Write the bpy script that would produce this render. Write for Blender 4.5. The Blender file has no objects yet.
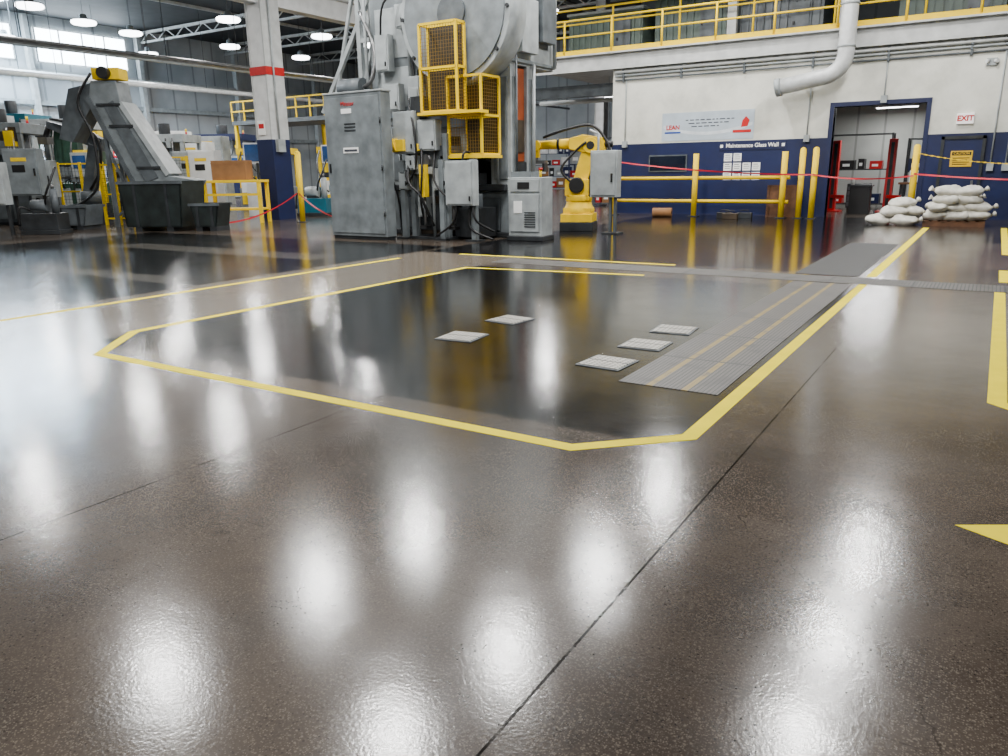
import bpy, math, random
from mathutils import Vector, Matrix, noise
random.seed(7)
SC=bpy.context.scene
COL=SC.collection
pi=math.pi

# ---------------------------------------------------------------- materials
MATS={}
def srgb(r,g,b):
    def c(x):
        x/=255.0
        return x/12.92 if x<=0.04045 else ((x+0.055)/1.055)**2.4
    return (c(r),c(g),c(b),1)
def mat(name,col,rough=0.5,metal=0.0,var=0.12,scale=3.0,bump=0.0,emit=0.0,spec=0.5):
    if name in MATS: return MATS[name]
    m=bpy.data.materials.new(name); m.use_nodes=True; nt=m.node_tree
    p=nt.nodes['Principled BSDF']
    c=srgb(*col)
    p.inputs['Roughness'].default_value=rough
    p.inputs['Metallic'].default_value=metal
    p.inputs['Specular IOR Level'].default_value=spec
    tc=nt.nodes.new('ShaderNodeTexCoord')
    n=nt.nodes.new('ShaderNodeTexNoise'); n.inputs['Scale'].default_value=scale; n.inputs['Detail'].default_value=5
    nt.links.new(tc.outputs['Object'],n.inputs['Vector'])
    r=nt.nodes.new('ShaderNodeValToRGB')
    r.color_ramp.elements[0].position=0.3; r.color_ramp.elements[1].position=0.7
    r.color_ramp.elements[0].color=tuple(max(0,x*(1-var*1.6)) for x in c[:3])+(1,)
    r.color_ramp.elements[1].color=tuple(min(1,x*(1+var)) for x in c[:3])+(1,)
    nt.links.new(n.outputs[0],r.inputs[0]); nt.links.new(r.outputs[0],p.inputs['Base Color'])
    if emit>0:
        nt.links.new(r.outputs[0],p.inputs['Emission Color']); p.inputs['Emission Strength'].default_value=emit
    if bump>0:
        b=nt.nodes.new('ShaderNodeBump'); b.inputs['Strength'].default_value=bump; b.inputs['Distance'].default_value=0.02
        n2=nt.nodes.new('ShaderNodeTexNoise'); n2.inputs['Scale'].default_value=scale*6
        nt.links.new(tc.outputs['Object'],n2.inputs['Vector'])
        nt.links.new(n2.outputs[0],b.inputs['Height']); nt.links.new(b.outputs[0],p.inputs['Normal'])
    MATS[name]=m
    return m

GREY=mat('machine_grey',(114,121,124),.45,.0,.22)
LGREY=mat('light_grey_paint',(156,162,163),.45,.0,.18)
MGREY=mat('mid_grey_paint',(84,90,94),.5,.1,.25)
DGREY=mat('dark_grey_paint',(40,43,46),.5,.1,.35)
BLACK=mat('black_rubber',(14,14,16),.5,0,.2)
STEEL=mat('bare_steel',(130,130,130),.35,.8,.2)
YEL=mat('safety_yellow',(236,198,0),.55,0,.06,spec=.2)
AMBER=mat('amber_guard',(120,90,10),.5,0,.2)
ROBY=mat('robot_yellow',(238,196,0),.5,0,.08,spec=.25)
RED=mat('red_paint',(185,10,16),.4,0,.12)
ORANGE=mat('orange_paint',(150,66,20),.5,0,.25)
WHITE=mat('white_paint',(215,216,215),.5,0,.08)
OFFW=mat('offwhite_steel',(186,188,186),.5,0,.12)
BLUE=mat('navy_paint',(14,26,66),.45,0,.1)
TEAL=mat('teal_paint',(20,92,110),.45,0,.15)
GREEN=mat('machine_green',(42,72,58),.5,0,.25)
GGREEN=mat('grey_green_panel',(84,98,90),.5,0,.15)
CARD=mat('cardboard',(140,98,58),.8,0,.12)
WOOD=mat('wood_board',(96,62,36),.6,0,.3,6)
SACK=mat('woven_sack',(200,197,186),.8,0,.14,8,.5)
TIE=mat('sack_tie',(150,140,120),.8)
PAPER=mat('paper_white',(240,240,238),.6,0,.03)
SCREEN=mat('screen_glass',(35,70,120),.2,0,.3,2)
DUCT=mat('white_duct',(205,207,206),.4,.1,.1,5)
INK=mat('dark_ink',(60,62,70),.6)
INKB=mat('blue_ink',(40,70,150),.6)
LAMPE=mat('lamp_lens',(250,252,255),.4,0,0,1,0,12)
SIGNE=mat('exit_sign_face',(245,240,238),.4,0,.02,1,0,.5)
BANNER=mat('banner_cloth',(176,188,198),.6,0,.08,2)
ROOF=mat('roof_deck',(46,49,52),.7,0,.25,1)
BROWNM=mat('oily_brown',(62,50,36),.5,.2,.4,5)
CAUT=mat('caution_board',(225,180,0),.5,0,.1)

def sep_xyz(nt,out):
    s=nt.nodes.new('ShaderNodeSeparateXYZ'); nt.links.new(out,s.inputs[0]); return s
def mth(nt,op,a,b=None,c=None):
    n=nt.nodes.new('ShaderNodeMath'); n.operation=op
    for i,x in enumerate((a,b,c)):
        if x is None: continue
        if isinstance(x,(int,float)): n.inputs[i].default_value=x
        else: nt.links.new(x,n.inputs[i])
    return n.outputs[0]
def mixc(nt,fac,a,b):
    n=nt.nodes.new('ShaderNodeMix'); n.data_type='RGBA'
    if isinstance(fac,(int,float)): n.inputs[0].default_value=fac
    else: nt.links.new(fac,n.inputs[0])
    for i,x in ((6,a),(7,b)):
        if isinstance(x,tuple): n.inputs[i].default_value=x
        else: nt.links.new(x,n.inputs[i])
    return n.outputs[2]
def smooth(nt,v,lo,hi):
    n=nt.nodes.new('ShaderNodeMapRange'); n.interpolation_type='SMOOTHSTEP'
    nt.links.new(v,n.inputs[0]); n.inputs[1].default_value=lo; n.inputs[2].default_value=hi
    return n.outputs[0]
def tnoise(nt,vec,scale,detail=4,rough=.5):
    n=nt.nodes.new('ShaderNodeTexNoise'); n.inputs['Scale'].default_value=scale; n.inputs['Detail'].default_value=detail; n.inputs['Roughness'].default_value=rough
    nt.links.new(vec,n.inputs['Vector']); return n.outputs[0]

def floor_material():
    m=bpy.data.materials.new('polished_concrete'); m.use_nodes=True; nt=m.node_tree
    p=nt.nodes['Principled BSDF']; tc=nt.nodes.new('ShaderNodeTexCoord'); V=tc.outputs['Object']
    s=sep_xyz(nt,V); X,Y=s.outputs[0],s.outputs[1]
    wob=mth(nt,'MULTIPLY',mth(nt,'SUBTRACT',tnoise(nt,V,1.3,5),.5),.2)
    Xw=mth(nt,'ADD',X,wob); Yw=mth(nt,'ADD',Y,wob)
    def rect(x0,x1,y0,y1,e=.04):
        a=mth(nt,'MULTIPLY',smooth(nt,Xw,x0-e,x0+e),mth(nt,'SUBTRACT',1,smooth(nt,Xw,x1-e,x1+e)))
        b=mth(nt,'MULTIPLY',smooth(nt,Yw,y0-e,y0+e),mth(nt,'SUBTRACT',1,smooth(nt,Yw,y1-e,y1+e)))
        return mth(nt,'MULTIPLY',a,b)
    big=tnoise(nt,V,.45,5,.6); med=tnoise(nt,V,2.2,6,.6); fine=tnoise(nt,V,90,3,.7)
    base=mixc(nt,smooth(nt,big,.38,.62),srgb(50,42,36),srgb(78,69,61))
    base=mixc(nt,mth(nt,'MULTIPLY',smooth(nt,med,.42,.7),.5),base,srgb(38,32,27))
    base=mixc(nt,mth(nt,'MULTIPLY',smooth(nt,fine,.48,.72),.5),base,srgb(100,91,80))
    lt=rect(-9.35,-6.95,3.5,13,.3)
    base=mixc(nt,mth(nt,'MULTIPLY',lt,.6),base,srgb(118,109,97))
    lt2=rect(-2.2,6,6.5,10.4,.5)
    base=mixc(nt,mth(nt,'MULTIPLY',lt2,.3),base,srgb(94,82,71))
    def stones(scale,thr,dist,seedax):
        vo=nt.nodes.new('ShaderNodeTexVoronoi'); vo.inputs['Scale'].default_value=scale; nt.links.new(V,vo.inputs['Vector'])
        sp=sep_xyz(nt,vo.outputs['Color'])
        return mth(nt,'MULTIPLY',mth(nt,'GREATER_THAN',sp.outputs[seedax],thr),mth(nt,'SUBTRACT',1,smooth(nt,vo.outputs['Distance'],dist*.5,dist*1.4)))
    patch=smooth(nt,tnoise(nt,V,.8,5,.6),.36,.62)
    st=mth(nt,'MAXIMUM',stones(150,.5,.36,0),mth(nt,'MULTIPLY',stones(85,.74,.34,1),.9))
    st=mth(nt,'MULTIPLY',st,mth(nt,'ADD',.2,mth(nt,'MULTIPLY',patch,.7)))
    col=mixc(nt,mth(nt,'MULTIPLY',st,.5),base,srgb(140,129,115))
    col=mixc(nt,mth(nt,'MULTIPLY',stones(70,.84,.28,2),.4),col,srgb(22,18,15))
    stn=smooth(nt,tnoise(nt,V,5.5,3,.5),.68,.74)
    col=mixc(nt,mth(nt,'MULTIPLY',stn,.35),col,srgb(20,17,14))
    # black coated areas
    d=rect(-7.0,-1.30,3.85,10.3)
    d=mth(nt,'MAXIMUM',d,rect(-19.5,-9.35,4.6,12.8,.1))
    d=mth(nt,'MAXIMUM',d,rect(-9.3,-2.35,11.75,25,.1))
    d=mth(nt,'MAXIMUM',d,mth(nt,'MULTIPLY',rect(-1.2,6,17.5,25,.3),.6))
    d=mth(nt,'MULTIPLY',d,mth(nt,'SUBTRACT',1,mth(nt,'MULTIPLY',smooth(nt,tnoise(nt,V,.9,6,.65),.55,.75),.12)))
    plates=mth(nt,'MULTIPLY',mth(nt,'MAXIMUM',rect(-16.5,-10.2,9.7,10.5,.03),rect(-14,-9.9,6.6,7.1,.03)),.8)
    blk=mixc(nt,smooth(nt,med,.4,.65),srgb(8,8,9),srgb(21,20,20))
    col=mixc(nt,d,col,blk)
    col=mixc(nt,plates,col,srgb(78,75,70))
    def joint(c,at,w):
        return mth(nt,'LESS_THAN',mth(nt,'ABSOLUTE',mth(nt,'SUBTRACT',c,at)),w)
    js=None
    for at in (-3.42,-.97,1.48,-5.87,-8.3,-13.2,-18.1):
        j=joint(X,at,.005); js=j if js is None else mth(nt,'MAXIMUM',js,j)
    for at in (2.0,-2.5,6.9,11.3,15.6,19.9):
        js=mth(nt,'MAXIMUM',js,mth(nt,'MULTIPLY',joint(Y,at,.003),.3))
    js=mth(nt,'MULTIPLY',js,smooth(nt,tnoise(nt,V,3,3),.28,.45))
    vc=nt.nodes.new('ShaderNodeTexVoronoi'); vc.feature='DISTANCE_TO_EDGE'; vc.inputs['Scale'].default_value=.33
    wv=nt.nodes.new('ShaderNodeVectorMath'); wv.operation='ADD'; nt.links.new(V,wv.inputs[0])
    cn=nt.nodes.new('ShaderNodeTexNoise'); cn.inputs['Scale'].default_value=2.5; cn.inputs['Detail'].default_value=6; nt.links.new(V,cn.inputs['Vector'])
    sc_=nt.nodes.new('ShaderNodeVectorMath'); sc_.operation='SCALE'; sc_.inputs['Scale'].default_value=.5; nt.links.new(cn.outputs['Color'],sc_.inputs[0]); nt.links.new(sc_.outputs[0],wv.inputs[1])
    nt.links.new(wv.outputs[0],vc.inputs['Vector'])
    crack=mth(nt,'MULTIPLY',mth(nt,'LESS_THAN',vc.outputs['Distance'],.0012),smooth(nt,big,.42,.58))
    js=mth(nt,'MAXIMUM',js,mth(nt,'MULTIPLY',crack,.6))
    js=mth(nt,'MULTIPLY',js,mth(nt,'SUBTRACT',1,mth(nt,'MULTIPLY',d,.7)))
    col=mixc(nt,mth(nt,'MULTIPLY',js,.92),col,srgb(10,8,6))
    nt.links.new(col,p.inputs['Base Color'])
    r=mth(nt,'ADD',.12,mth(nt,'MULTIPLY',med,.08))
    r=mth(nt,'SUBTRACT',r,mth(nt,'MULTIPLY',d,.02))
    nt.links.new(r,p.inputs['Roughness'])
    nt.links.new(mth(nt,'SUBTRACT',.5,mth(nt,'MULTIPLY',js,.45)),p.inputs['Specular IOR Level'])
    p.inputs['IOR'].default_value=1.5
    b=nt.nodes.new('ShaderNodeBump'); b.inputs['Strength'].default_value=.35; b.inputs['Distance'].default_value=.001
    hh=mth(nt,'ADD',tnoise(nt,V,80,2),mth(nt,'MULTIPLY',tnoise(nt,V,7,2),2.0))
    nt.links.new(hh,b.inputs['Height']); nt.links.new(b.outputs[0],p.inputs['Normal'])
    return m
def wall_material(zsplit=2.3):
    m=bpy.data.materials.new('two_tone_wall_paint'); m.use_nodes=True; nt=m.node_tree
    p=nt.nodes['Principled BSDF']; g=nt.nodes.new('ShaderNodeNewGeometry'); V=g.outputs['Position']
    z=sep_xyz(nt,V).outputs[2]
    n=tnoise(nt,V,.8,6,.6)
    w=mixc(nt,smooth(nt,n,.35,.75),srgb(222,221,210),srgb(186,186,175))
    bl=mixc(nt,smooth(nt,n,.35,.7),srgb(16,30,74),srgb(12,22,58))
    c=mixc(nt,mth(nt,'GREATER_THAN',z,zsplit),bl,w)
    nt.links.new(c,p.inputs['Base Color']); p.inputs['Roughness'].default_value=.45
    return m
def panel_material(name,ca,cb,axis=1,freq=1.2):
    m=bpy.data.materials.new(name); m.use_nodes=True; nt=m.node_tree
    p=nt.nodes['Principled BSDF']; g=nt.nodes.new('ShaderNodeNewGeometry'); V=g.outputs['Position']
    s=sep_xyz(nt,V); a=s.outputs[axis]
    fr=mth(nt,'FRACT',mth(nt,'MULTIPLY',a,freq))
    ln=mth(nt,'LESS_THAN',fr,.08)
    n=tnoise(nt,V,.3,5)
    c=mixc(nt,smooth(nt,n,.35,.65),ca,cb)
    c=mixc(nt,mth(nt,'MULTIPLY',ln,.4),c,(.03,.03,.03,1))
    nt.links.new(c,p.inputs['Base Color']); p.inputs['Roughness'].default_value=.7
    return m
def grate_material(name,ca,cb,stripes=False,freq=28,rough=.5,met=.2,seamax=1):
    m=bpy.data.materials.new(name); m.use_nodes=True; nt=m.node_tree
    p=nt.nodes['Principled BSDF']; g=nt.nodes.new('ShaderNodeTexCoord'); V=g.outputs['Object']
    s=sep_xyz(nt,V); X,Y=s.outputs[0],s.outputs[1]
    f1=mth(nt,'GREATER_THAN',mth(nt,'FRACT',mth(nt,'MULTIPLY',Y,freq)),.45)
    f2=mth(nt,'GREATER_THAN',mth(nt,'FRACT',mth(nt,'MULTIPLY',X,freq)),.3)
    k=mth(nt,'MULTIPLY',f1,f2)
    seam=mth(nt,'LESS_THAN',mth(nt,'FRACT',mth(nt,'MULTIPLY',s.outputs[seamax],1.0)),.03)
    c=mixc(nt,k,cb,ca)
    c=mixc(nt,smooth(nt,tnoise(nt,V,3,5),.5,.8),c,cb)
    if stripes:
        y1=mth(nt,'LESS_THAN',mth(nt,'ABSOLUTE',mth(nt,'SUBTRACT',mth(nt,'ABSOLUTE',X),.13)),.024)
        ys=mth(nt,'MULTIPLY',y1,smooth(nt,tnoise(nt,V,5,4),.25,.5))
        c=mixc(nt,mth(nt,'MULTIPLY',ys,.55),c,srgb(158,132,30))
    c=mixc(nt,seam,c,(.01,.01,.01,1))
    nt.links.new(c,p.inputs['Base Color']); p.inputs['Metallic'].default_value=met; p.inputs['Roughness'].default_value=rough
    b=nt.nodes.new('ShaderNodeBump'); b.inputs['Strength'].default_value=.5; b.inputs['Distance'].default_value=.004
    nt.links.new(k,b.inputs['Height']); nt.links.new(b.outputs[0],p.inputs['Normal'])
    return m
def emis(name,col,st):
    m=bpy.data.materials.new(name); m.use_nodes=True; nt=m.node_tree; p=nt.nodes['Principled BSDF']
    g=nt.nodes.new('ShaderNodeTexCoord'); n=tnoise(nt,g.outputs['Object'],.6,3)
    c=mixc(nt,smooth(nt,n,.3,.7),col,tuple(min(1,x*1.1) for x in col[:3])+(1,))
    nt.links.new(c,p.inputs['Emission Color']); p.inputs['Emission Strength'].default_value=st
    p.inputs['Base Color'].default_value=(.1,.1,.1,1)
    return m

# ---------------------------------------------------------------- mesh builder
class B:
    def __init__(s): s.v=[];s.f=[];s.mi=[];s.sm=[];s.mats=[]
    def m(s,mt):
        if mt not in s.mats: s.mats.append(mt)
        return s.mats.index(mt)
    def add(s,vs,fs,mt,sm=False):
        o=len(s.v); s.v+= [tuple(v) for v in vs]; k=s.m(mt)
        for i,f in enumerate(fs):
            s.f.append(tuple(o+j for j in f)); s.mi.append(k); s.sm.append(sm if isinstance(sm,bool) else sm[i])
        return s
    def bx(s,x0,x1,y0,y1,z0,z1,mt,M=None):
        vs=[Vector((x,y,z)) for x in (x0,x1) for y in (y0,y1) for z in (z0,z1)]
        if M: vs=[M@v for v in vs]
        return s.add(vs,[(0,1,3,2),(4,6,7,5),(0,4,5,1),(2,3,7,6),(0,2,6,4),(1,5,7,3)],mt)
    def bc(s,c,d,mt,M=None):
        return s.bx(c[0]-d[0]/2,c[0]+d[0]/2,c[1]-d[1]/2,c[1]+d[1]/2,c[2]-d[2]/2,c[2]+d[2]/2,mt,M)
    def cy(s,a,b,r,mt,n=14,r2=None):
        a=Vector(a);b=Vector(b); d=(b-a).normalized(); r2=r if r2 is None else r2
        u=d.orthogonal().normalized(); w=d.cross(u)
        vs=[a+(u*math.cos(2*pi*i/n)+w*math.sin(2*pi*i/n))*r for i in range(n)]+[b+(u*math.cos(2*pi*i/n)+w*math.sin(2*pi*i/n))*r2 for i in range(n)]
        fs=[(i,(i+1)%n,n+(i+1)%n,n+i) for i in range(n)]+[tuple(range(n-1,-1,-1)),tuple(range(n,2*n))]
        return s.add(vs,fs,mt,[True]*n+[False]*2)
    def bar(s,a,b,w,h,mt):
        a=Vector(a);b=Vector(b); d=(b-a).normalized()
        up=Vector((0,0,1)) if abs(d.z)<.95 else Vector((0,1,0))
        u=d.cross(up).normalized()*w/2; k=u.cross(d).normalized()*h/2
        vs=[a-u-k,a+u-k,a+u+k,a-u+k,b-u-k,b+u-k,b+u+k,b-u+k]
        return s.add(vs,[(3,2,1,0),(4,5,6,7),(0,1,5,4),(1,2,6,5),(2,3,7,6),(3,0,4,7)],mt)
    def tube(s,pts,r,mt,n=10):
        P=[Vector(p) for p in pts]; rings=[]; u=None
        for i,p in enumerate(P):
            d=((P[min(i+1,len(P)-1)]-P[max(i-1,0)])).normalized()
            if u is None: u=d.orthogonal().normalized()
            else:
                u=(u-d*u.dot(d)); u=u.normalized() if u.length>1e-6 else d.orthogonal().normalized()
            w=d.cross(u)
            rings.append([p+(u*math.cos(2*pi*k/n)+w*math.sin(2*pi*k/n))*r for k in range(n)])
        vs=[v for q in rings for v in q]; fs=[];L=len(P)
        for i in range(L-1):
            for k in range(n): fs.append((i*n+k,i*n+(k+1)%n,(i+1)*n+(k+1)%n,(i+1)*n+k))
        sm=[True]*len(fs); fs+=[tuple(range(n-1,-1,-1)),tuple(range((L-1)*n,L*n))]; sm+=[False,False]
        return s.add(vs,fs,mt,sm)
    def hose(s,pts,r,mt,n=8,k=5):
        P=[Vector(p) for p in pts]; P=[P[0]]+P+[P[-1]]; out=[]
        for i in range(1,len(P)-2):
            for j in range(k):
                t=j/k; a,b_,c,d=P[i-1],P[i],P[i+1],P[i+2]
                out.append(.5*((2*b_)+(c-a)*t+(2*a-5*b_+4*c-d)*t*t+(3*b_-a-3*c+d)*t**3))
        out.append(P[-1]); return s.tube(out,r,mt,n)
    def prism(s,pts,a,b,mt,axis='y'):
        def P(p,t):
            return {'y':(p[0],t,p[1]),'x':(t,p[0],p[1]),'z':(p[0],p[1],t)}[axis]
        n=len(pts); vs=[P(p,a) for p in pts]+[P(p,b) for p in pts]
        fs=[(i,(i+1)%n,n+(i+1)%n,n+i) for i in range(n)]+[tuple(range(n-1,-1,-1)),tuple(range(n,2*n))]
        return s.add(vs,fs,mt)
    def lathe(s,prof,mt,c=(0,0,0),n=20):
        vs=[];fs=[]
        for r,z in prof:
            for k in range(n): vs.append((c[0]+r*math.cos(2*pi*k/n),c[1]+r*math.sin(2*pi*k/n),c[2]+z))
        for i in range(len(prof)-1):
            for k in range(n): fs.append((i*n+k,i*n+(k+1)%n,(i+1)*n+(k+1)%n,(i+1)*n+k))
        return s.add(vs,fs,mt,True)
    def mesh(s,name):
        me=bpy.data.meshes.new(name); me.from_pydata(s.v,[],s.f)
        for mt in s.mats: me.materials.append(mt)
        me.polygons.foreach_set('material_index',s.mi); me.polygons.foreach_set('use_smooth',s.sm)
        me.update()
        import bmesh
        bm=bmesh.new(); bm.from_mesh(me); bmesh.ops.recalc_face_normals(bm,faces=bm.faces); bm.to_mesh(me); bm.free()
        return me

def meta(o,label,cat,group=None,kind=None):
    if label: o['label']=label
    if cat: o['category']=cat
    if group: o['group']=group
    if kind: o['kind']=kind
def thing(name,label,cat,loc,rz=0,group=None):
    o=bpy.data.objects.new(name,None); o.empty_display_size=.2; COL.objects.link(o)
    o.location=loc; o.rotation_euler=(0,0,rz); meta(o,label,cat,group); return o
def part(par,name,b,label=None,bevel=0,loc=None,rot=None):
    o=bpy.data.objects.new(name,b.mesh(name)); COL.objects.link(o); o.parent=par
    if loc: o.location=loc
    if rot: o.rotation_euler=rot
    if label: o['label']=label
    if bevel: addbev(o,bevel)
    return o
def addbev(o,w):
    md=o.modifiers.new('bevel','BEVEL'); md.width=w; md.segments=2; md.limit_method='ANGLE'
def solo(name,label,cat,b,loc=(0,0,0),rz=0,group=None,kind=None,bevel=0):
    o=bpy.data.objects.new(name,b.mesh(name)); COL.objects.link(o); o.location=loc; o.rotation_euler=(0,0,rz)
    meta(o,label,cat,group,kind)
    if bevel: addbev(o,bevel)
    return o
def struct(name,b):
    o=bpy.data.objects.new(name,b.mesh(name)); COL.objects.link(o); o['kind']='structure'; return o
def copy_thing(src,loc,rot=None,label=None):
    c=src.copy(); c.location=loc
    if rot is not None: c.rotation_euler=rot
    if label: c['label']=label
    COL.objects.link(c)
    for ch in src.children:
        k=ch.copy(); k.parent=c; COL.objects.link(k)
        for g in ch.children:
            q=g.copy(); q.parent=k; COL.objects.link(q)
    return c
def text(par,name,body,size,loc,mt,rot=(pi/2,0,0),align='CENTER',ext=.004,bold=0.0):
    cu=bpy.data.curves.new('txt','FONT'); cu.body=body; cu.size=size; cu.align_x=align; cu.align_y='CENTER'; cu.extrude=ext; cu.offset=bold
    t=bpy.data.objects.new('txt',cu); COL.objects.link(t)
    bpy.context.view_layer.update()
    me=bpy.data.meshes.new_from_object(t.evaluated_get(bpy.context.evaluated_depsgraph_get()))
    bpy.data.objects.remove(t); me.materials.clear(); me.materials.append(mt)
    o=bpy.data.objects.new(name,me); COL.objects.link(o); o.parent=par; o.location=loc; o.rotation_euler=rot
    return o

# ---------------------------------------------------------------- camera
h=1.5; rho=math.atan(.015); pt=math.atan(207.5/757); psi=math.radians(32.4)
r0=Vector((math.cos(psi),math.sin(psi),0)); fh=Vector((-math.sin(psi),math.cos(psi),0)); zz=Vector((0,0,1))
fw=fh*math.cos(pt)-zz*math.sin(pt); up=fh*math.sin(pt)+zz*math.cos(pt)
cx=r0*math.cos(rho)-up*math.sin(rho); cyv=r0*math.sin(rho)+up*math.cos(rho)
cam=bpy.data.cameras.new('camera'); cam.sensor_width=36; cam.lens=757/1008*36; cam.clip_end=300
co=bpy.data.objects.new('camera',cam); COL.objects.link(co)
M=Matrix((( cx.x,cyv.x,-fw.x,0),(cx.y,cyv.y,-fw.y,0),(cx.z,cyv.z,-fw.z,h),(0,0,0,1)))
co.matrix_world=M; SC.camera=co

# ---------------------------------------------------------------- room shell
WALLP=wall_material()
LEFTW=panel_material('side_wall_panel',srgb(196,200,202),srgb(164,169,172),1,.5)
FARW=panel_material('end_wall_panel',srgb(180,184,186),srgb(148,153,157),0,.5)
INW=panel_material('inner_wall_panel',srgb(92,96,98),srgb(68,72,75),0,.8)
b=B(); b.bx(-56,8,-9,61,-.2,0,floor_material()); struct('floor',b)
b=B(); b.bx(-56,8,-9,61,12,12.3,ROOF); struct('ceiling',b)
Y0=25.14
b=B()
b.bx(-11.4,-4.3,Y0,Y0+.3,0,5.0,WALLP); b.bx(-4.3,-1.9,Y0,Y0+.3,3.16,5.0,WALLP); b.bx(-1.9,8,Y0,Y0+.3,0,5.0,WALLP)
struct('wall_back',b)
b=B(); b.bx(-56,8,61,61.3,0,12,FARW); struct('wall_far',b)
b=B(); b.bx(-56.3,-56,-9,61,0,12,LEFTW); struct('wall_left',b)
b=B(); b.bx(8,8.3,-9,61,0,12,FARW); struct('wall_right',b)
b=B(); b.bx(-56,8,-9.3,-9,0,12,FARW); struct('wall_front',b)
b=B(); b.bx(-15,8,36,36.3,0,12,INW); struct('wall_inner',b)
PALE=panel_material('pale_block_wall',srgb(180,182,176),srgb(150,152,148),0,1.0)
b=B(); b.bx(-8.5,2.5,34.4,34.6,0,5.0,PALE); b.bx(-8.7,-8.5,25.44,34.6,0,5.0,PALE); b.bx(2.5,2.7,25.44,34.6,0,5.0,PALE); struct('wall_workshop',b)
b=B(); b.bx(-15,8,Y0-.14,36,5.0,5.25,OFFW); struct('trim_1',b)
b=B(); b.bx(-4.42,-4.3,Y0-.03,Y0+.33,0,3.28,BLUE); b.bx(-1.9,-1.78,Y0-.03,Y0+.33,0,3.28,BLUE); b.bx(-4.3,-1.9,Y0-.03,Y0+.33,3.16,3.28,BLUE)
struct('trim_2',b)
b=B(); b.bx(-15,8,Y0-.2,Y0-.14,4.72,5.25,OFFW); b.bx(-15,8,Y0-.34,Y0-.2,5.2,5.25,OFFW); struct('trim_3',b)
SKYE=emis('daylight_glazing',(.74,.86,1,1),18)
SKYR=emis('roof_light_glazing',(.60,.78,1,1),85)
k=0
for (y0,y1) in ((10,14.5),(15.3,19.5),(20.3,28.4),(29.9,36.4)):
    k+=1
    b=B(); b.bx(-55.98,-55.93,y0,y1,9.1,11.2,SKYE)
    for i in range(5):
        y=y0+(y1-y0)*i/4
        b.bx(-55.93,-55.85,y-.04,y+.04,9.05,11.25,OFFW)
    for z in (9.05,11.2): b.bx(-55.93,-55.85,y0,y1,z,z+.05,OFFW)
    struct('window_%d'%k,b)
for (x0,x1,y0,y1) in ((-54,-48,19.5,22.6),(-54,-48,23.4,26.6)):
    k+=1
    b=B(); b.bx(x0,x1,y0,y1,11.93,11.99,SKYR)
    for i in range(4):
        x=x0+(x1-x0)*i/3; b.bx(x-.05,x+.05,y0,y1,11.85,11.93,OFFW)
    struct('window_%d'%k,b)
dr=B(); dr.bx(-1.35,-.45,Y0-.06,Y0-.01,0,2.15,BLUE); dr.bx(-1.43,-1.35,Y0-.09,Y0-.01,0,2.23,DGREY); dr.bx(-.45,-.37,Y0-.09,Y0-.01,0,2.23,DGREY); dr.bx(-1.43,-.37,Y0-.09,Y0-.01,2.15,2.23,DGREY)
dr.bx(-.6,-.54,Y0-.13,Y0-.06,.95,1.05,STEEL); struct('door_1',dr)

# ---------------------------------------------------------------- floor tape
TAPE=mat('floor_tape_yellow',(224,204,0),.6,0,.05,4,spec=.05)
def strip(pts,w,mt=TAPE,z=.0015):
    P=[Vector((p[0],p[1])) for p in pts]; n=len(P); L=[];R=[]
    for i in range(n):
        if i==0: d=(P[1]-P[0]).normalized(); o=Vector((-d.y,d.x))
        elif i==n-1: d=(P[-1]-P[-2]).normalized(); o=Vector((-d.y,d.x))
        else:
            d1=(P[i]-P[i-1]).normalized(); d2=(P[i+1]-P[i]).normalized()
            n1=Vector((-d1.y,d1.x)); n2=Vector((-d2.y,d2.x)); o=(n1+n2); o=o/ max(.3,o.dot(n1))
        L.append(P[i]+o*w/2); R.append(P[i]-o*w/2)
    b=B()
    for i in range(n-1):
        q=[R[i],R[i+1],L[i+1],L[i]]
        b.add([(v.x,v.y,z) for v in q]+[(v.x,v.y,0.0) for v in q],[(0,1,2,3),(0,4,5,1),(2,6,7,3)],mt)
    return b
def tape(pts,w,label): solo('floor_tape',label,'floor tape',strip(pts,w),group='yellow floor tape')
tape([(-4.16,10.40),(-7.05,10.02),(-7.10,4.3),(-6.45,3.56),(-1.82,3.56),(-1.31,4.05),(-1.29,10.77)],.10,'yellow tape outline with clipped corners around black coated floor')
tape([(-8.34,11.67),(-4.18,11.75)],.10,'short yellow tape stripe behind the taped outline')
tape([(-9.05,-4),(-8.95,10.65)],.10,'long yellow aisle tape stripe on concrete floor')
tape([(-1.30,11.6),(-1.30,21.4)],.13,'yellow aisle tape stripe leading towards the white sacks')
tape([(.30,15.4),(.30,21.9)],.12,'yellow tape stripe along the aisle edge')
tape([(.26,11.75),(.26,13.1)],.12,'short yellow tape dash along the aisle edge')
tape([(.21,11.0),(.19,5.66),(.4,5.45),(1.6,5.45)],.11,'yellow tape bracket with clipped corner on concrete')
b=B(); b.add([(.04,3.54,.0015),(.75,3.2,.0015),(.75,3.96,.0015),(.04,3.54,0),(.75,3.2,0),(.75,3.96,0)],[(0,1,2),(0,3,4,1),(2,5,3,0)],TAPE)
solo('floor_arrow','yellow tape arrow head stuck on concrete floor','floor tape',b,group='yellow floor tape')

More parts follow.
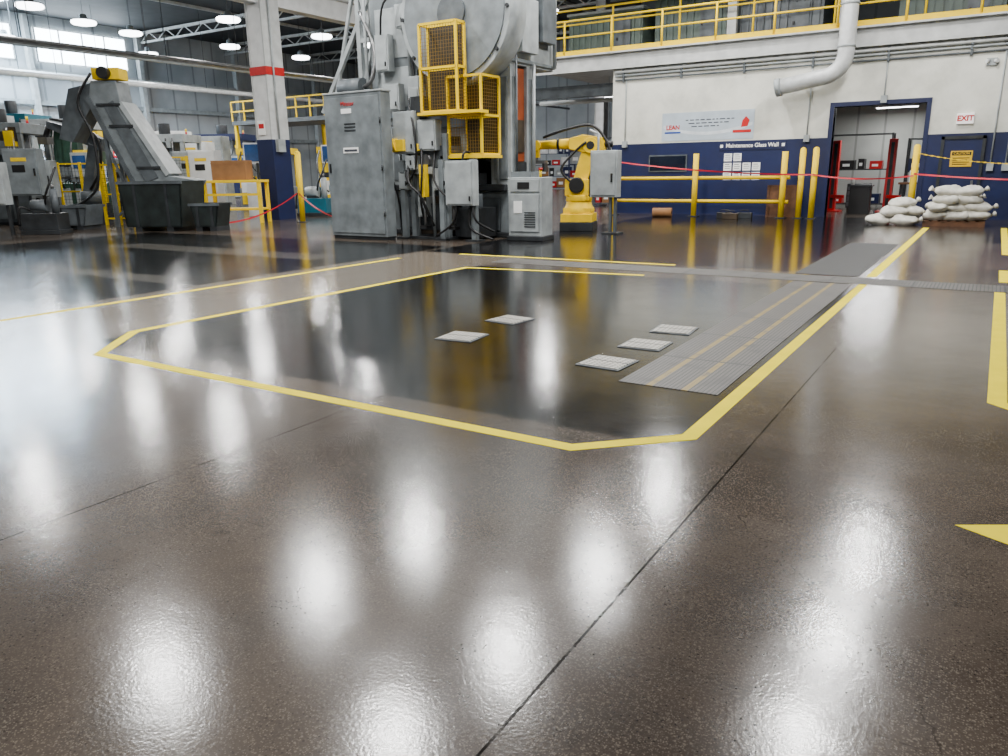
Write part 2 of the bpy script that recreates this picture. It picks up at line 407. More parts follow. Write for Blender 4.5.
# ---------------------------------------------------------------- grates and plates
G1=grate_material('ribbed_grate',srgb(98,94,89),srgb(30,29,29),True,32,.5,.1)
G2=grate_material('ribbed_cover_strip',srgb(100,97,91),srgb(28,27,27),False,24,.6,0,0)
G3=grate_material('dark_cover_plate',srgb(46,46,47),srgb(16,16,17),False,20,.6,0)
def slab(name,label,x0,x1,y0,y1,mt,hgt=.004,group=None):
    cxx,cyy=(x0+x1)/2,(y0+y1)/2
    b=B(); b.bx(x0-cxx,x1-cxx,y0-cyy,y1-cyy,0,hgt,mt)
    return solo(name,label,'floor grate',b,(cxx,cyy,0),group=group)
slab('floor_grate','long ribbed steel floor grate with worn yellow stripes',-2.15,-1.42,4.95,10.72,G1)
slab('trench_cover','narrow ribbed steel trench cover crossing the floor',-7.1,1.6,10.80,11.42,G2)
slab('trench_cover','dark ribbed trench cover plates along the aisle',-2.3,-1.45,11.55,16.7,G3)
PLT=grate_material('tread_plate',srgb(190,186,176),srgb(110,108,102),False,22,.42,.3)
for (x,y,r) in ((-4.05,5.66,.1),(-4.09,6.58,-.12),(-2.43,6.89,.08),(-2.43,6.16,.03),(-2.45,5.41,-.05)):
    b=B(); b.bx(-.17,.17,-.17,.17,0,.012,PLT); b.bx(-.19,.19,-.19,.19,0,.006,MGREY)
    solo('floor_plate','small square steel tread plate set in black floor','floor plate',b,(x,y,0),r,'square steel tread plates')

# ---------------------------------------------------------------- lamps
lb=B(); lb.lathe([(.04,.5),(.16,.46),(.2,.26),(.5,.2),(.56,.16)],LGREY)
lens=B(); lens.lathe([(.5,.2),(.58,.14),(.6,.06),(.54,-.01),(.34,-.05),(.01,-.06)],LAMPE)
rod=B(); rod.cy((0,0,.45),(0,0,2.98),.012,DGREY,6)
LD=bpy.data.lights.new('high_bay_light','AREA'); LD.shape='DISK'; LD.size=.66; LD.energy=520; LD.color=(1,.985,.96)
src=thing('high_bay_lamp','flat round white high bay lamp hanging from the roof','ceiling lamp',(-1.8,13,9),0,'high bay lamps under the roof')
part(src,'lamp_housing',lb); part(src,'lamp_lens',lens); part(src,'hanging_rod',rod)
lo=bpy.data.objects.new('lamp_light',LD); COL.objects.link(lo); lo.parent=src; lo.location=(0,0,-.09)
pos=[(-1.8,16.6),(-1.8,21),(-8.3,9),(-7.9,12.4),(-7.7,16.7),(-8.1,22.4),(-13.8,7.9),(-13.6,12.3),(-13.2,15.9),(-13.3,20.9),
 (-1.8,4),(-8,2.5),(-18.5,4),  # unseen lamps over the foreground, added as fill light
 (-41.4,27.4),(-40.9,33.6),(-33.9,34.4),(-26.9,28.6),(-33.7,38.4),(-40.4,24.2),(-47.4,32.4),(-41,39.5),(-38.5,20.6),
 (-27,20),(-27,12),(-34,28),(-34,12),(-20,36),(-27,45),(-41,50),(-48,24),(-27,36),(-33,20),(-20.5,26.5)]  # extra lamps added to brighten the hall on the left
for x,y in pos: copy_thing(src,(x,y,9))

# ---------------------------------------------------------------- steelwork
def column(loc,band,label,s=.42,hgt=12):
    o=thing('steel_column',label,'column',loc,0,'structural columns')
    b=B()
    b.bx(-s,s,-s,s,2.6,hgt,WHITE)
    for x in (-s,s):
        b.bx(x-.03,x+.03,-s-.03,s+.03,2.6,hgt,OFFW)
    part(o,'column_shaft',b)
    b=B(); b.bx(-s-.035,s+.035,-s-.035,s+.035,0,2.6,BLUE); part(o,'column_base_wrap',b,'navy painted lower wrap')
    if band:
        b=B(); b.bx(-s-.045,s+.045,-s-.045,s+.045,4.6,4.85,RED); part(o,'column_band',b,'red painted band')
        b=B(); b.cy((s+.08,-.1,2.6),(s+.08,-.1,7),.03,LGREY,8); b.bx(s+.03,s+.18,-.25,.05,2.2,2.6,LGREY); part(o,'conduit',b)
        b=B(); b.bx(-.25,.1,-s-.05,-s-.035,2.75,3.2,PAPER); part(o,'notice_plate',b)
        b=B(); b.bx(-.2,.05,-s-.055,-s-.05,2.95,3.1,RED); part(o,'notice_mark',b)
    return o
column((-20.7,18.4,0),True,'white steel column with red band and navy base',.34)
for p in ((-38,44,0),(-20.7,31,0),(-20.7,44,0)):
    column(p,False,'white steel column with navy base',.28)
def ibeam(name,label,a,bb,w,hh,mt,group=None):
    a=Vector(a);bb=Vector(bb); b=B(); t=Vector((0,0,hh/2-.03))
    b.bar(a+t,bb+t,w,.06,mt); b.bar(a-t,bb-t,w,.06,mt); b.bar(a,bb,.05,hh,mt)
    solo(name,label,'steel beam',b,group=group)
ibeam('runway_beam','white steel crane runway beam fixed to the columns',(-20.7,-8,7.1),(-20.7,58,7.1),.45,.75,WHITE)
def truss(y):
    b=B(); x0,x1=-55.5,-14
    b.bar((x0,y,11.75),(x1,y,11.75),.2,.18,OFFW); b.bar((x0,y,11.1),(x1,y,11.1),.16,.14,OFFW)
    n=20
    for i in range(n):
        xa=x0+(x1-x0)*i/n; xb=x0+(x1-x0)*(i+.5)/n; xc=x0+(x1-x0)*(i+1)/n
        b.bar((xa,y,11.1),(xb,y,11.75),.06,.06,OFFW); b.bar((xb,y,11.75),(xc,y,11.1),.06,.06,OFFW)
    solo('roof_truss','white painted steel roof truss spanning the hall','roof truss',b,group='roof trusses')
for y in (13,37.5,45,53): truss(y)
for i,x in enumerate((-45,-40,-35,-30,-25)):
    b=B(); b.bar((x,5,11.9),(x,60,11.9),.12,.18,OFFW)
    solo('roof_purlin','light steel purlin under the roof deck','steel beam',b,group='roof purlins')
for i,z in enumerate((8.4,6.4,4.4)):
    b=B(); b.bar((-55.7,6,z),(-55.7,60,z),.25,.3,OFFW if i==0 else LGREY)
    solo('wall_girt','horizontal steel girt along the side wall','steel beam',b,group='wall girts')
for y in (12,29.2,37.2,46,55):
    b=B(); b.bx(-55.85,-55.4,y-.15,y+.15,0,11.9,OFFW); solo('wall_column','pale steel wall column along the side wall','column',b,group='wall columns')

# ---------------------------------------------------------------- mezzanine railing and stuff
rl=thing('guard_railing','yellow steel guard railing along the mezzanine edge','railing',(-15,Y0-.22,5.25))
b=B(); b.cy((0,0,1.1),(23,0,1.1),.035,YEL); part(rl,'top_rail',b)
b=B(); b.cy((0,0,.6),(23,0,.6),.03,YEL); part(rl,'middle_rail',b)
b=B(); b.bx(0,23,-.01,.02,0,.16,YEL); part(rl,'toe_board',b)
for i in range(14):
    b=B(); b.cy((i*1.75+.1,0,0),(i*1.75+.1,0,1.1),.035,YEL); b.bc((i*1.75+.1,0,.015),(.14,.1,.03),YEL); part(rl,'railing_post',b)
rl2=thing('guard_railing','yellow steel guard railing further back on the mezzanine','railing',(-15,27.2,5.25))
b=B(); b.cy((0,0,1.9),(23,0,1.9),.035,YEL); part(rl2,'top_rail',b)
b=B(); b.cy((0,0,1.4),(23,0,1.4),.03,YEL); part(rl2,'middle_rail',b)
for i in range(10):
    b=B(); b.cy((i*2.5+.1,0,0),(i*2.5+.1,0,1.9),.035,YEL); part(rl2,'railing_post',b)
def enclosure(x0,x1,y0,z1,mt,label):
    o=thing('equipment_enclosure',label,'enclosure',((x0+x1)/2,y0+1,5.25),0,'sheet metal enclosures on the mezzanine')
    w=(x1-x0)/2; hz=z1-5.25
    b=B(); b.bx(-w,w,-.95,.95,.1,hz,mt)
    x=-w+.1
    while x<w-.05: b.bx(x,x+.09,-1.0,-.95,.2,hz-.1,mt); x+=.25
    part(o,'enclosure_body',b)
    b=B(); b.bx(-w,w,-1,1,0,.1,DGREY); part(o,'skid_base',b)
    b=B(); b.bx(-w-.05,w+.05,-1.05,1.05,hz,hz+.08,LGREY); part(o,'roof_cap',b)
    b=B(); b.bx(w*.3,w*.7,-1.03,-.99,.25,hz-.25,MGREY); b.bx(w*.34,w*.38,-1.08,-1.03,hz*.45,hz*.5,BLACK); part(o,'access_door',b)
enclosure(-14.6,-11.6,28,7.1,GGREEN,'grey green ribbed equipment enclosure on the mezzanine')
enclosure(-11.2,-8.6,28.2,7.6,GGREEN,'tall grey green enclosure on the mezzanine')
enclosure(-8.2,-5.4,28,6.9,MGREY,'grey ribbed equipment enclosure on the mezzanine')
enclosure(-3.2,-.4,28,6.6,GGREEN,'low grey green enclosure on the mezzanine')
for x in (-4.9,.3,-8.35):
    b=B(); b.bx(x,x+.3,27.5,27.7,5.25,12,OFFW); solo('steel_column','slim white mezzanine column','column',b,group='structural columns')
ibeam('runway_beam','white steel beam above the mezzanine',(-15,26.4,7.6),(8,26.4,7.6),.3,.4,OFFW)
dc=thing('ventilation_duct','white round ventilation duct bending down the wall','duct',(-4.05,24.62,3.6))
b=B(); pts=[(0,0,8.38),(0,0,.95)]
for i in range(1,8):
    a=i/8*pi/2*.9; pts.append((-.6*(1-math.cos(a)),0,.95-.6*math.sin(a)))
pts.append((-1.75,0,.16))
b.tube(pts,.225,DUCT,20); part(dc,'duct_pipe',b)
for z in (5,4,3,2.2,1.1):
    b=B(); b.lathe([(.225,0),(.25,.01),(.25,.05),(.225,.06)],LGREY,(0,0,z)); part(dc,'duct_collar',b)
b=B(); b.tube([(-1.7,0,.17),(-1.85,0,.14)],.26,LGREY,20); part(dc,'duct_mouth',b)
b=B(); b.bar((-1.2,.1,.3),(-1.2,.5,.3),.05,.05,MGREY); part(dc,'wall_bracket',b)
for i,(z,r,mt,y) in enumerate(((4.62,.05,OFFW,Y0-.08),(4.5,.03,LGREY,Y0-.06),(4.36,.025,MGREY,Y0-.05))):
    b=B(); b.cy((-11.3,y,z),(8,y,z),r,mt,10)
    for x in range(-11,8,2): b.bx(x-.03,x+.03,y-.04,Y0,z-.07,z+.07,MGREY)
    solo('wall_conduit','long painted conduit clipped high along the wall','pipe',b,group='wall conduits')
for i,x in enumerate((-10.9,-5.0,-3.0,-.2,.15)):
    zb=3.3 if x==-3.0 else (2.3 if x<-1 else 1.4)
    b=B(); b.cy((x,Y0-.04,zb),(x,Y0-.04,4.36),.02,LGREY,8); b.bx(x-.08,x+.08,Y0-.1,Y0,zb-.1,zb+.1,LGREY)
    solo('wall_conduit','thin vertical conduit with junction box','pipe',b,group='vertical conduits')
# banner
bn=thing('wall_banner','pale grey blue printed banner hung on white wall','banner',(-8.1,Y0-.001,2.35))
b=B(); b.bx(-1.5,1.5,-.012,0,0,.88,BANNER); part(bn,'banner_cloth',b)
text(bn,'printed_text','LEAN',.19,(-1.12,-.018,.42),RED,bold=.005)
BAND=mat('banner_band',(205,212,218),.6)
b=B(); up_=[];dn_=[]
for i in range(13):
    t=i/12; x=-1.45+2.9*t; z=.16+.5*(t-.5)**2*2; up_.append((x,z+.1)); dn_.append((x,z))
for i in range(12):
    b.add([(dn_[i][0],-.014,dn_[i][1]),(dn_[i+1][0],-.014,dn_[i+1][1]),(up_[i+1][0],-.014,up_[i+1][1]),(up_[i][0],-.014,up_[i][1])],[(0,1,2,3)],BAND)
part(bn,'printed_band',b)
b=B(); b.prism([(1.1,.36),(1.3,.38),(1.36,.56),(1.24,.68),(1.14,.56)],-.02,-.015,RED); part(bn,'printed_emblem',b)
b=B(); b.bx(.85,1.42,-.02,-.015,.2,.28,RED); part(bn,'printed_line',b)
b=B(); b.bx(-1.4,-.85,-.02,-.015,.24,.29,INKB); part(bn,'printed_line',b)
rr=random.Random(3)
for i in range(3):
    x=-.7+i*.1
    while x<.85-i*.2:
        w_=rr.uniform(.06,.2); b=B(); b.bx(x,x+w_,-.018,-.014,.62-i*.1,.65-i*.1,INK); part(bn,'printed_line',b); x+=w_+.05
sg=thing('wall_sign','dark blue wall sign with white lettering','sign',(-6.62,Y0-.001,2.02))
b=B(); b.bx(-1.02,1.02,-.02,0,0,.26,BLUE); part(sg,'sign_board',b)
text(sg,'sign_lettering','Maintenance Glass Wall',.168,(0,-.026,.13),PAPER,bold=.003)
for x in (-.95,.95):
    b=B(); b.bx(x-.045,x+.045,-.026,-.02,.08,.17,PAPER); part(sg,'sign_mark',b)
for r in range(3):
    for c in range(4):
        if (r,c) in ((0,2),(0,3)): continue
        b=B(); x=-7.35+c*.3; z=1.80-r*.29
        b.bx(-.125,.125,-.008,0,-.12,.12,PAPER); b.bx(-.09,.06,-.01,-.008,.06,.08,INK); b.bx(-.09,.09,-.01,-.008,-.0,.015,INK); b.bx(-.09,.08,-.01,-.008,-.06,-.045,INK)
        solo('paper_notice','white printed sheet pinned on navy wall','paper',b,(x,Y0-.0005,z),group='paper notices on the wall')
GLASSD=mat('dark_window_glass',(20,26,40),.15,0,.3,2)
nb=thing('notice_board','dark framed glass board on navy wall','board',(-9.35,Y0-.001,1.38))
b=B(); b.bx(-.66,.66,-.04,0,0,.54,MGREY); part(nb,'board_frame',b)
b=B(); b.bx(-.62,.62,-.05,-.04,.04,.5,GLASSD); part(nb,'glass_panel',b)
ex=thing('exit_sign','white exit sign with red letters above door','sign',(-.93,Y0-.001,2.55))
b=B(); b.bx(-.2,.2,-.08,0,0,.27,SIGNE); part(ex,'sign_housing',b); text(ex,'sign_lettering','EXIT',.19,(0,-.086,.135),RED,bold=.008)
cs=thing('caution_sign','yellow and black caution board on the door','sign',(-.9,Y0-.061,1.42))
b=B(); b.bx(-.26,.26,-.02,0,0,.42,CAUT); part(cs,'sign_board',b)
b=B(); b.bx(-.23,.23,-.024,-.02,.3,.39,BLACK); part(cs,'sign_header',b)
text(cs,'sign_lettering','CAUTION',.085,(0,-.027,.345),CAUT,bold=.001)
for i in range(4):
    b=B(); b.bx(-.2,.2-.05*(i%2),-.024,-.02,.22-i*.055,.24-i*.055,BLACK); part(cs,'printed_line',b)
el=thing('emergency_light','small white twin head emergency light','lamp',(-.5,Y0-.001,4.0))
b=B(); b.bx(-.12,.12,-.06,0,0,.18,LGREY); part(el,'light_body',b)
for s_ in (-1,1):
    b=B(); b.cy((s_*.13,-.12,.1),(s_*.08,-.05,.1),.05,WHITE); part(el,'lamp_head',b)

# ---------------------------------------------------------------- fence and bollards
YF=24.2
def bollard(x,y,hh,label,r=.085):
    o=thing('bollard',label,'bollard',(x,y,0),0,'yellow steel posts')
    b=B(); b.cy((0,0,0),(0,0,hh),r,YEL,18); part(o,'post',b)
    b=B(); b.lathe([(r,hh),(r*.8,hh+.05),(r*.4,hh+.075),(.001,hh+.08)],YEL); part(o,'post_cap',b)
    b=B(); b.bc((0,0,.01),(.28,.28,.02),DGREY); part(o,'base_plate',b)
fn=thing('barrier_fence','yellow two rail steel barrier in front of navy wall','fence',(-10.9,YF,0))
b=B(); b.cy((0,0,1.18),(5.7,0,1.18),.055,YEL,14); part(fn,'rail',b)
b=B(); b.cy((0,0,.47),(5.7,0,.47),.055,YEL,14); part(fn,'rail',b)
for x in (.1,2.87,5.55):
    b=B(); b.cy((x,-.14,0),(x,-.14,1.92),.085,YEL,18); part(fn,'fence_post',b)
    b=B(); b.bc((x,-.14,.012),(.3,.3,.024),DGREY); part(fn,'base_plate',b)
bollard(-4.88,YF,1.95,'tall yellow steel bollard beside the doorway'); bollard(-4.5,YF-.1,1.95,'tall yellow steel bollard beside the doorway'); bollard(-1.93,YF,1.95,'tall yellow steel bollard beside sack pile')
bollard(-18.64,17.49,2.1,'yellow steel bollard next to white column'); bollard(-25.6,15.0,1.25,'short yellow steel bollard among machines'); bollard(-23.6,15.4,1.35,'short yellow steel bollard among machines')
b=B(); b.bx(-.45,.45,-.03,.03,0,.95,WOOD); b.bx(-.45,-.38,-.05,.05,0,.95,WOOD); b.bx(.38,.45,-.05,.05,0,.95,WOOD)
solo('plywood_crate_side','brown plywood crate side standing behind yellow rails','crate',b,(-5.45,YF+.35,0))
rs=B(); rs.cy((-.3,0,.14),(.3,0,.14),.14,CARD,16); rs.cy((-.31,0,.14),(.31,0,.14),.05,BLACK,10); solo('cardboard_roll','brown rolled cardboard lying on the floor','roll',rs,(-8.9,23.6,0),.2)
def toolbox(x,y,mt,label):
    o=thing('tool_box',label,'tool box',(x,y,0),.1,'tool boxes on the floor')
    b=B(); b.bx(-.22,.22,-.12,.12,0,.17,mt); part(o,'box_body',b,bevel=.01)
    b=B(); b.tube([(-.12,0,.17),(-.12,0,.24),(.12,0,.24),(.12,0,.17)],.015,BLACK,8); part(o,'handle',b)
toolbox(-6.9,23.6,BLACK,'small black tool box on the dark floor'); toolbox(-6.3,23.6,DGREY,'small dark grey tool box on the floor'); toolbox(-6.6,23.15,BROWNM,'small brown tool box on the floor')

# ---------------------------------------------------------------- sandbags
def bag_mesh(seed,L=.62,W=.44,H=.26):
    n,mn=28,16; b=B(); vs=[];fs=[]
    for j in range(mn+1):
        ph=-pi/2+pi*j/mn
        for i in range(n):
            th=2*pi*i/n
            def se(c,e): return math.copysign(abs(c)**e,c)
            cp_=se(math.cos(ph),.7)
            x=cp_*se(math.cos(th),.5)*L/2
            y=cp_*se(math.sin(th),.5)*W/2
            z=se(math.sin(ph),.9)*H/2
            e=1-.35*max(abs(x)/(L/2),abs(y)/(W/2))**3
            z*=e
            v=Vector((x*6+seed*7.3,y*6,z*6))
            nn=noise.noise(v)*.10+noise.noise(v*2.7)*.06
            x*=1+nn;y*=1+nn;z*=1+nn*3.0+noise.noise(Vector((x*4+seed,y*4,2)))*.4
            vs.append((x,y,z+H/2))
    for j in range(mn):
        for i in range(n): fs.append((j*n+i,j*n+(i+1)%n,(j+1)*n+(i+1)%n,(j+1)*n+i))
    b.add(vs,fs,SACK,True); return b
variants=[]
for s in range(5):
    o=thing('sandbag','white woven sandbag stacked in a pile by the wall','sandbag',(0,0,0),0,'white sandbags in piles')
    part(o,'sack_body',bag_mesh(s))
    b=B(); b.cy((.27,0,.13),(.33,0,.15),.035,TIE,10); b.cy((.33,0,.15),(.40,.03,.18),.025,SACK,10,.07); part(o,'tied_neck',b,'gathered tied neck')
    variants.append(o)
used=[0]*5
def bag(x,y,z,r,tx=0,ty=0):
    i=random.randrange(5)
    if not used[i]:
        used[i]=1; variants[i].location=(x,y,z); variants[i].rotation_euler=(tx,ty,r)
    else: copy_thing(variants[i],(x,y,z),(tx,ty,r))
for (x,y,z,r,tx,ty) in ((-2.42,22.5,0,.2,0,0),(-1.82,22.45,0,.1,0,0),(-2.45,22.0,0,.1,0,0),(-1.85,21.95,0,-.1,0,0),(-2.15,22.45,.22,.2,.05,.05),(-1.75,22.3,.22,-.2,-.05,.1),(-2.1,22.05,.22,.4,.1,-.1),(-1.95,22.3,.42,.4,.1,-.1)): bag(x,y,z,r,tx,ty)
pz=.136
for lay in range(4):
    wn=[3,3,2,2][lay]
    for i in range(wn):
        for j in range(2):
            bag(-.72+(i-(wn-1)/2)*.42+random.uniform(-.05,.05),22.25+j*.48-.05+random.uniform(-.04,.04),pz+lay*.19,random.choice((0,pi,pi/2))+random.uniform(-.35,.35),random.uniform(-.12,.12),random.uniform(-.12,.12))
pl=thing('wooden_pallet','wooden pallet under the stack of sandbags','pallet',(-.74,22.5,0))
for i in range(7):
    b=B(); b.bx(-.7+i*.2,-.56+i*.2,-.5,.5,.11,.135,WOOD); part(pl,'deck_board',b)
for y in (-.45,0,.45):
    b=B(); b.bx(-.7,.64,y-.04,y+.04,0,.11,WOOD); part(pl,'stringer',b)

# ---------------------------------------------------------------- barrier tape
TAPER=mat('red_barrier_tape',(190,14,34),.5,0,.15)
def sagtape(p,q,sag,label,n=14,wd=.022):
    b=B(); P=Vector(p);Q=Vector(q); vs=[];fs=[]
    for i in range(n+1):
        t=i/n; c=P.lerp(Q,t); c.z-=sag*4*t*(1-t)
        tw=.5*math.sin(t*7)
        d=Vector((0,math.sin(tw)*wd,math.cos(tw)*wd)); vs+=[c-d,c+d]
    for i in range(n): fs.append((2*i,2*i+2,2*i+3,2*i+1))
    b.add(vs,fs,TAPER); solo('barrier_tape',label,'barrier tape',b,group='red barrier tape')
sagtape((-10.85,23.9,1.75),(-4.5,23.97,1.25),.1,'red barrier tape strung between yellow posts')
sagtape((-4.5,23.97,1.25),(-1.93,24.08,1.2),.1,'red barrier tape strung across the doorway')
sagtape((-1.93,24.1,1.25),(3.5,22.5,1.1),.1,'red barrier tape strung past the sandbags')
sagtape((-18.64,17.4,.9),(-13.2,14.6,.35),.3,'red barrier tape sagging from bollard to machine')
sagtape((-18.7,17.4,.9),(-18.7,14.4,.15),.2,'red barrier tape sagging down to the floor')
b=B(); P=Vector((-1.93,24.1,1.8)); Q=Vector((3.5,23.2,1.75)); n=70
for i in range(n):
    t=(i+.5)/n; c=P.lerp(Q,t); c.z-=.35*4*t*(1-t)*.9; t2=(i+1.4)/n; c2=P.lerp(Q,t2); c2.z-=.35*4*t2*(1-t2)*.9
    b.bar(c,c2,.03 if i%2 else .012,.012 if i%2 else .03,YEL)
solo('barrier_chain','yellow plastic chain hung from the yellow bollard','chain',b)

# ---------------------------------------------------------------- press line
cb=thing('electrical_cabinet','tall grey steel cabinet beside the press','cabinet',(-13.2,13.3,0))
b=B(); b.bx(0,1.7,0,.32,.08,3.2,GREY); b.bx(-.02,1.72,-.02,.34,3.2,3.24,LGREY); b.bx(.02,1.68,.03,.3,0,.08,DGREY); part(cb,'cabinet_body',b,bevel=.008)
b=B(); b.bx(.05,1.65,-.025,0,.15,3.12,GREY); part(cb,'cabinet_door',b,bevel=.006)
b=B(); b.bx(.1,.13,-.06,-.025,1.5,1.7,BLACK); part(cb,'door_handle',b)
b=B()
for i in range(3): b.bx(.62,.95,-.035,-.025,2.4+i*.07,2.43+i*.07,DGREY)
part(cb,'vent',b)
b=B(); b.bx(.55,1.0,-.035,-.025,1.93,2.05,PAPER); b.bx(.58,.97,-.038,-.035,1.96,2.01,INK); part(cb,'paper_label',b)
text(cb,'cabinet_lettering','Minster',.13,(.75,-.034,2.98),RED)
b=B(); b.bx(.55,.85,-.035,-.025,2.78,2.88,PAPER); part(cb,'paper_label',b)
for z in (.6,1.6,2.6):
    b=B(); b.cy((1.67,-.03,z-.06),(1.67,-.03,z+.06),.018,DGREY,8); part(cb,'door_hinge',b)

pr=thing('stamping_press','large grey stamping press with yellow guard cages','press',(-9.3,15.1,0))
b=B(); b.bx(-3.5,0,0,1.0,0,1.05,GREY); b.bx(-3.3,-.3,-.06,0,.15,.9,MGREY); b.bx(-3.6,.1,-.1,1.1,0,.12,DGREY); b.bx(-3.4,-.1,-.12,.0,1.05,1.2,DGREY); part(pr,'press_bed',b,bevel=.02)
for (x0,x1,y0,y1) in ((-.55,0,0,.28),(-.55,0,.72,1.0),(-3.5,-2.9,0,.35),(-3.5,-2.9,.7,1.0)):
    b=B(); b.bx(x0,x1,y0,y1,1.05,3.75,LGREY); b.bx(x1-.02,x1+.02,y0+.06,y1-.06,1.3,3.5,GREY); b.bx(x0+.08,x1-.08,y0-.02,y0+.02,1.3,3.5,GREY); part(pr,'press_upright',b,bevel=.015)
b=B(); b.bx(-2.5,0,-.05,1.95,3.75,8.0,LGREY)
for z in (4.2,4.9,5.6): b.bx(.0,.03,.25,1.65,z,z+.5,GREY)
for z in (3.8,5.4): b.bx(-2.55,.05,-.09,1.99,z,z+.08,GREY)
part(pr,'press_crown',b,bevel=.02)
b=B(); b.bx(-3.85,-2.5,-.1,1.6,2.75,8.0,GREY); b.bx(-3.7,-2.65,-.13,-.1,3.0,3.9,LGREY); b.bx(-3.7,-2.65,-.13,-.1,4.1,5.2,LGREY); part(pr,'drive_housing',b,bevel=.02)
b=B(); b.bx(-2.8,-.7,.15,.9,2.5,3.75,MGREY); b.bx(-2.6,-.9,.2,.85,2.3,2.5,STEEL); part(pr,'press_slide',b)
b=B(); b.bx(-2.7,-.8,.2,.85,1.2,1.45,DGREY); b.bx(-2.4,-1.1,.3,.8,1.45,1.8,STEEL); b.bx(-2.2,-1.3,.35,.75,1.8,2.3,BROWNM); part(pr,'die_set',b)
b=B(); b.bx(-2.9,-.55,.9,.98,1.1,3.7,DGREY); part(pr,'rear_guard',b)
b=B(); b.bx(-.2,-.08,.29,.71,1.7,3.7,ORANGE); part(pr,'side_guard',b,'orange brown side guard panel')
b=B(); b.bx(-.08,-.04,.36,.64,1.9,2.6,BROWNM); part(pr,'guard_window',b)
b=B(); b.bx(-.16,-.02,.3,.7,1.1,1.68,DGREY); part(pr,'side_cover',b)
b=B(); c=(-.95,-.4,4.75)
b.cy((c[0],-.75,c[2]),(c[0],-.08,c[2]),1.42,LGREY,48); b.cy((c[0],-.8,c[2]),(c[0],-.74,c[2]),1.3,GREY,48); b.cy((c[0],-.86,c[2]),(c[0],-.8,c[2]),.35,MGREY,24)
part(pr,'flywheel_guard',b,'round light grey flywheel cover')
for i in range(10):
    a=2*pi*i/10; b=B(); b.cy((c[0]+1.36*math.cos(a),-.79,c[2]+1.36*math.sin(a)),(c[0]+1.36*math.cos(a),-.74,c[2]+1.36*math.sin(a)),.04,DGREY,8); part(pr,'bolt',b)
b=B(); b.bx(.02,.2,.2,.9,4.0,5.1,LGREY); part(pr,'side_panel',b,bevel=.01)
b=B(); b.bx(.02,.2,1.1,1.7,4.3,5.4,MGREY); part(pr,'side_panel',b,bevel=.01)
for (x,y,z0,z1,r,mt) in ((.12,1.8,3.8,7.6,.05,LGREY),(.06,.15,1.1,4.0,.025,MGREY),(.08,.88,1.1,3.8,.04,LGREY),(-.3,-.1,1.2,3.7,.03,LGREY),(-2.62,-.2,2.8,7.5,.05,LGREY),(-3.95,-.2,2.0,7.5,.04,LGREY),(-2.3,-.25,2.8,4.2,.03,STEEL)):
    b=B(); b.cy((x,y,z0),(x,y,z1),r,mt,10); part(pr,'pipe',b)
MESHD=mat('guard_mesh_backing',(40,34,22),.6,0,.2)
def cage(par,x0,x1,y0,y1,z0,z1,label):
    b=B(); t=.05
    for x in (x0,x1):
        for y in (y0,y1): b.bx(x-t/2,x+t/2,y-t/2,y+t/2,z0,z1,YEL)
    for z in (z0,(z0+z1)/2,z1):
        for y in (y0,y1): b.bx(x0,x1,y-t/2,y+t/2,z-t/2,z+t/2,YEL)
        for x in (x0,x1): b.bx(x-t/2,x+t/2,y0,y1,z-t/2,z+t/2,YEL)
    o=part(par,'guard_cage',b,label)
    m=B(); g=.07
    n=int((z1-z0)/g)
    for i in range(1,n):
        z=z0+i*g; m.bar((x0,y0,z),(x1,y0,z),.007,.007,AMBER); m.bar((x1,y0,z),(x1,y1,z),.007,.007,AMBER)
    n=int((x1-x0)/g)
    for i in range(1,n): m.bar((x0+i*g,y0,z0),(x0+i*g,y0,z1),.007,.007,AMBER)
    n=int((y1-y0)/g)
    for i in range(1,n): m.bar((x1,y0+i*g,z0),(x1,y0+i*g,z1),.007,.007,AMBER)
    m.bx(x0+.03,x1-.03,y1-.02,y1,z0,z1,MESHD)
    ch=bpy.data.objects.new('wire_mesh',m.mesh('wire_mesh')); COL.objects.link(ch); ch.parent=o
cage(pr,-1.5,-.55,-1.25,-.95,2.75,4.5,'yellow framed upper mesh guard')
cage(pr,-.98,-.12,-1.0,-.3,1.85,3.45,'yellow framed lower mesh guard')
b=B(); b.bx(-1.6,.0,-1.3,-.9,2.68,2.74,YEL); part(pr,'guard_platform',b,'yellow steel service platform')
b=B(); b.bx(-1.2,-.05,-1.05,-.3,1.77,1.83,YEL); part(pr,'guard_platform',b,'yellow steel service platform')
b=B(); b.bx(-1.9,-1.55,-1.15,-.7,2.75,3.1,DGREY); part(pr,'guarded_drive',b)
for x in (-2.2,-1.1,-.25):
    b=B(); b.bx(x-.06,x+.06,-1.2,-1.08,0,1.75,GREY); b.bx(x-.16,x+.16,-1.3,-.98,0,.04,DGREY); part(pr,'support_leg',b)
for (x0,x1,z0,z1,y) in ((-.85,-.12,.78,1.72,-1.38),(-2.35,-1.75,1.9,2.8,-1.25),(-1.7,-1.2,1.95,2.6,-1.2),(-1.35,-.95,1.1,1.6,-1.15),(-2.3,-2.0,1.1,1.5,-1.2),(-1.95,-1.7,2.9,3.3,-1.1),(-2.4,-2.05,3.1,3.6,-.6),(-3.3,-2.8,2.9,3.5,-.45),(-3.5,-3.1,3.8,4.6,-.4),(-2.2,-1.75,3.8,4.5,-.35),(-1.85,-1.6,.5,.95,-1.1),(-2.0,-1.75,1.55,1.85,-1.3),(-2.6,-2.4,2.0,2.5,-1.0),(-2.9,-2.6,4.7,5.2,-.35)):
    b=B(); b.bx(x0,x1,y,y+.22,z0,z1,LGREY); b.bx(x0+.03,x1-.03,y-.02,y,z0+.03,z1-.03,LGREY); b.bx(x1-.09,x1-.06,y-.05,y-.02,z0+.1,z0+.2,BLACK)
    part(pr,'junction_box',b,bevel=.006)
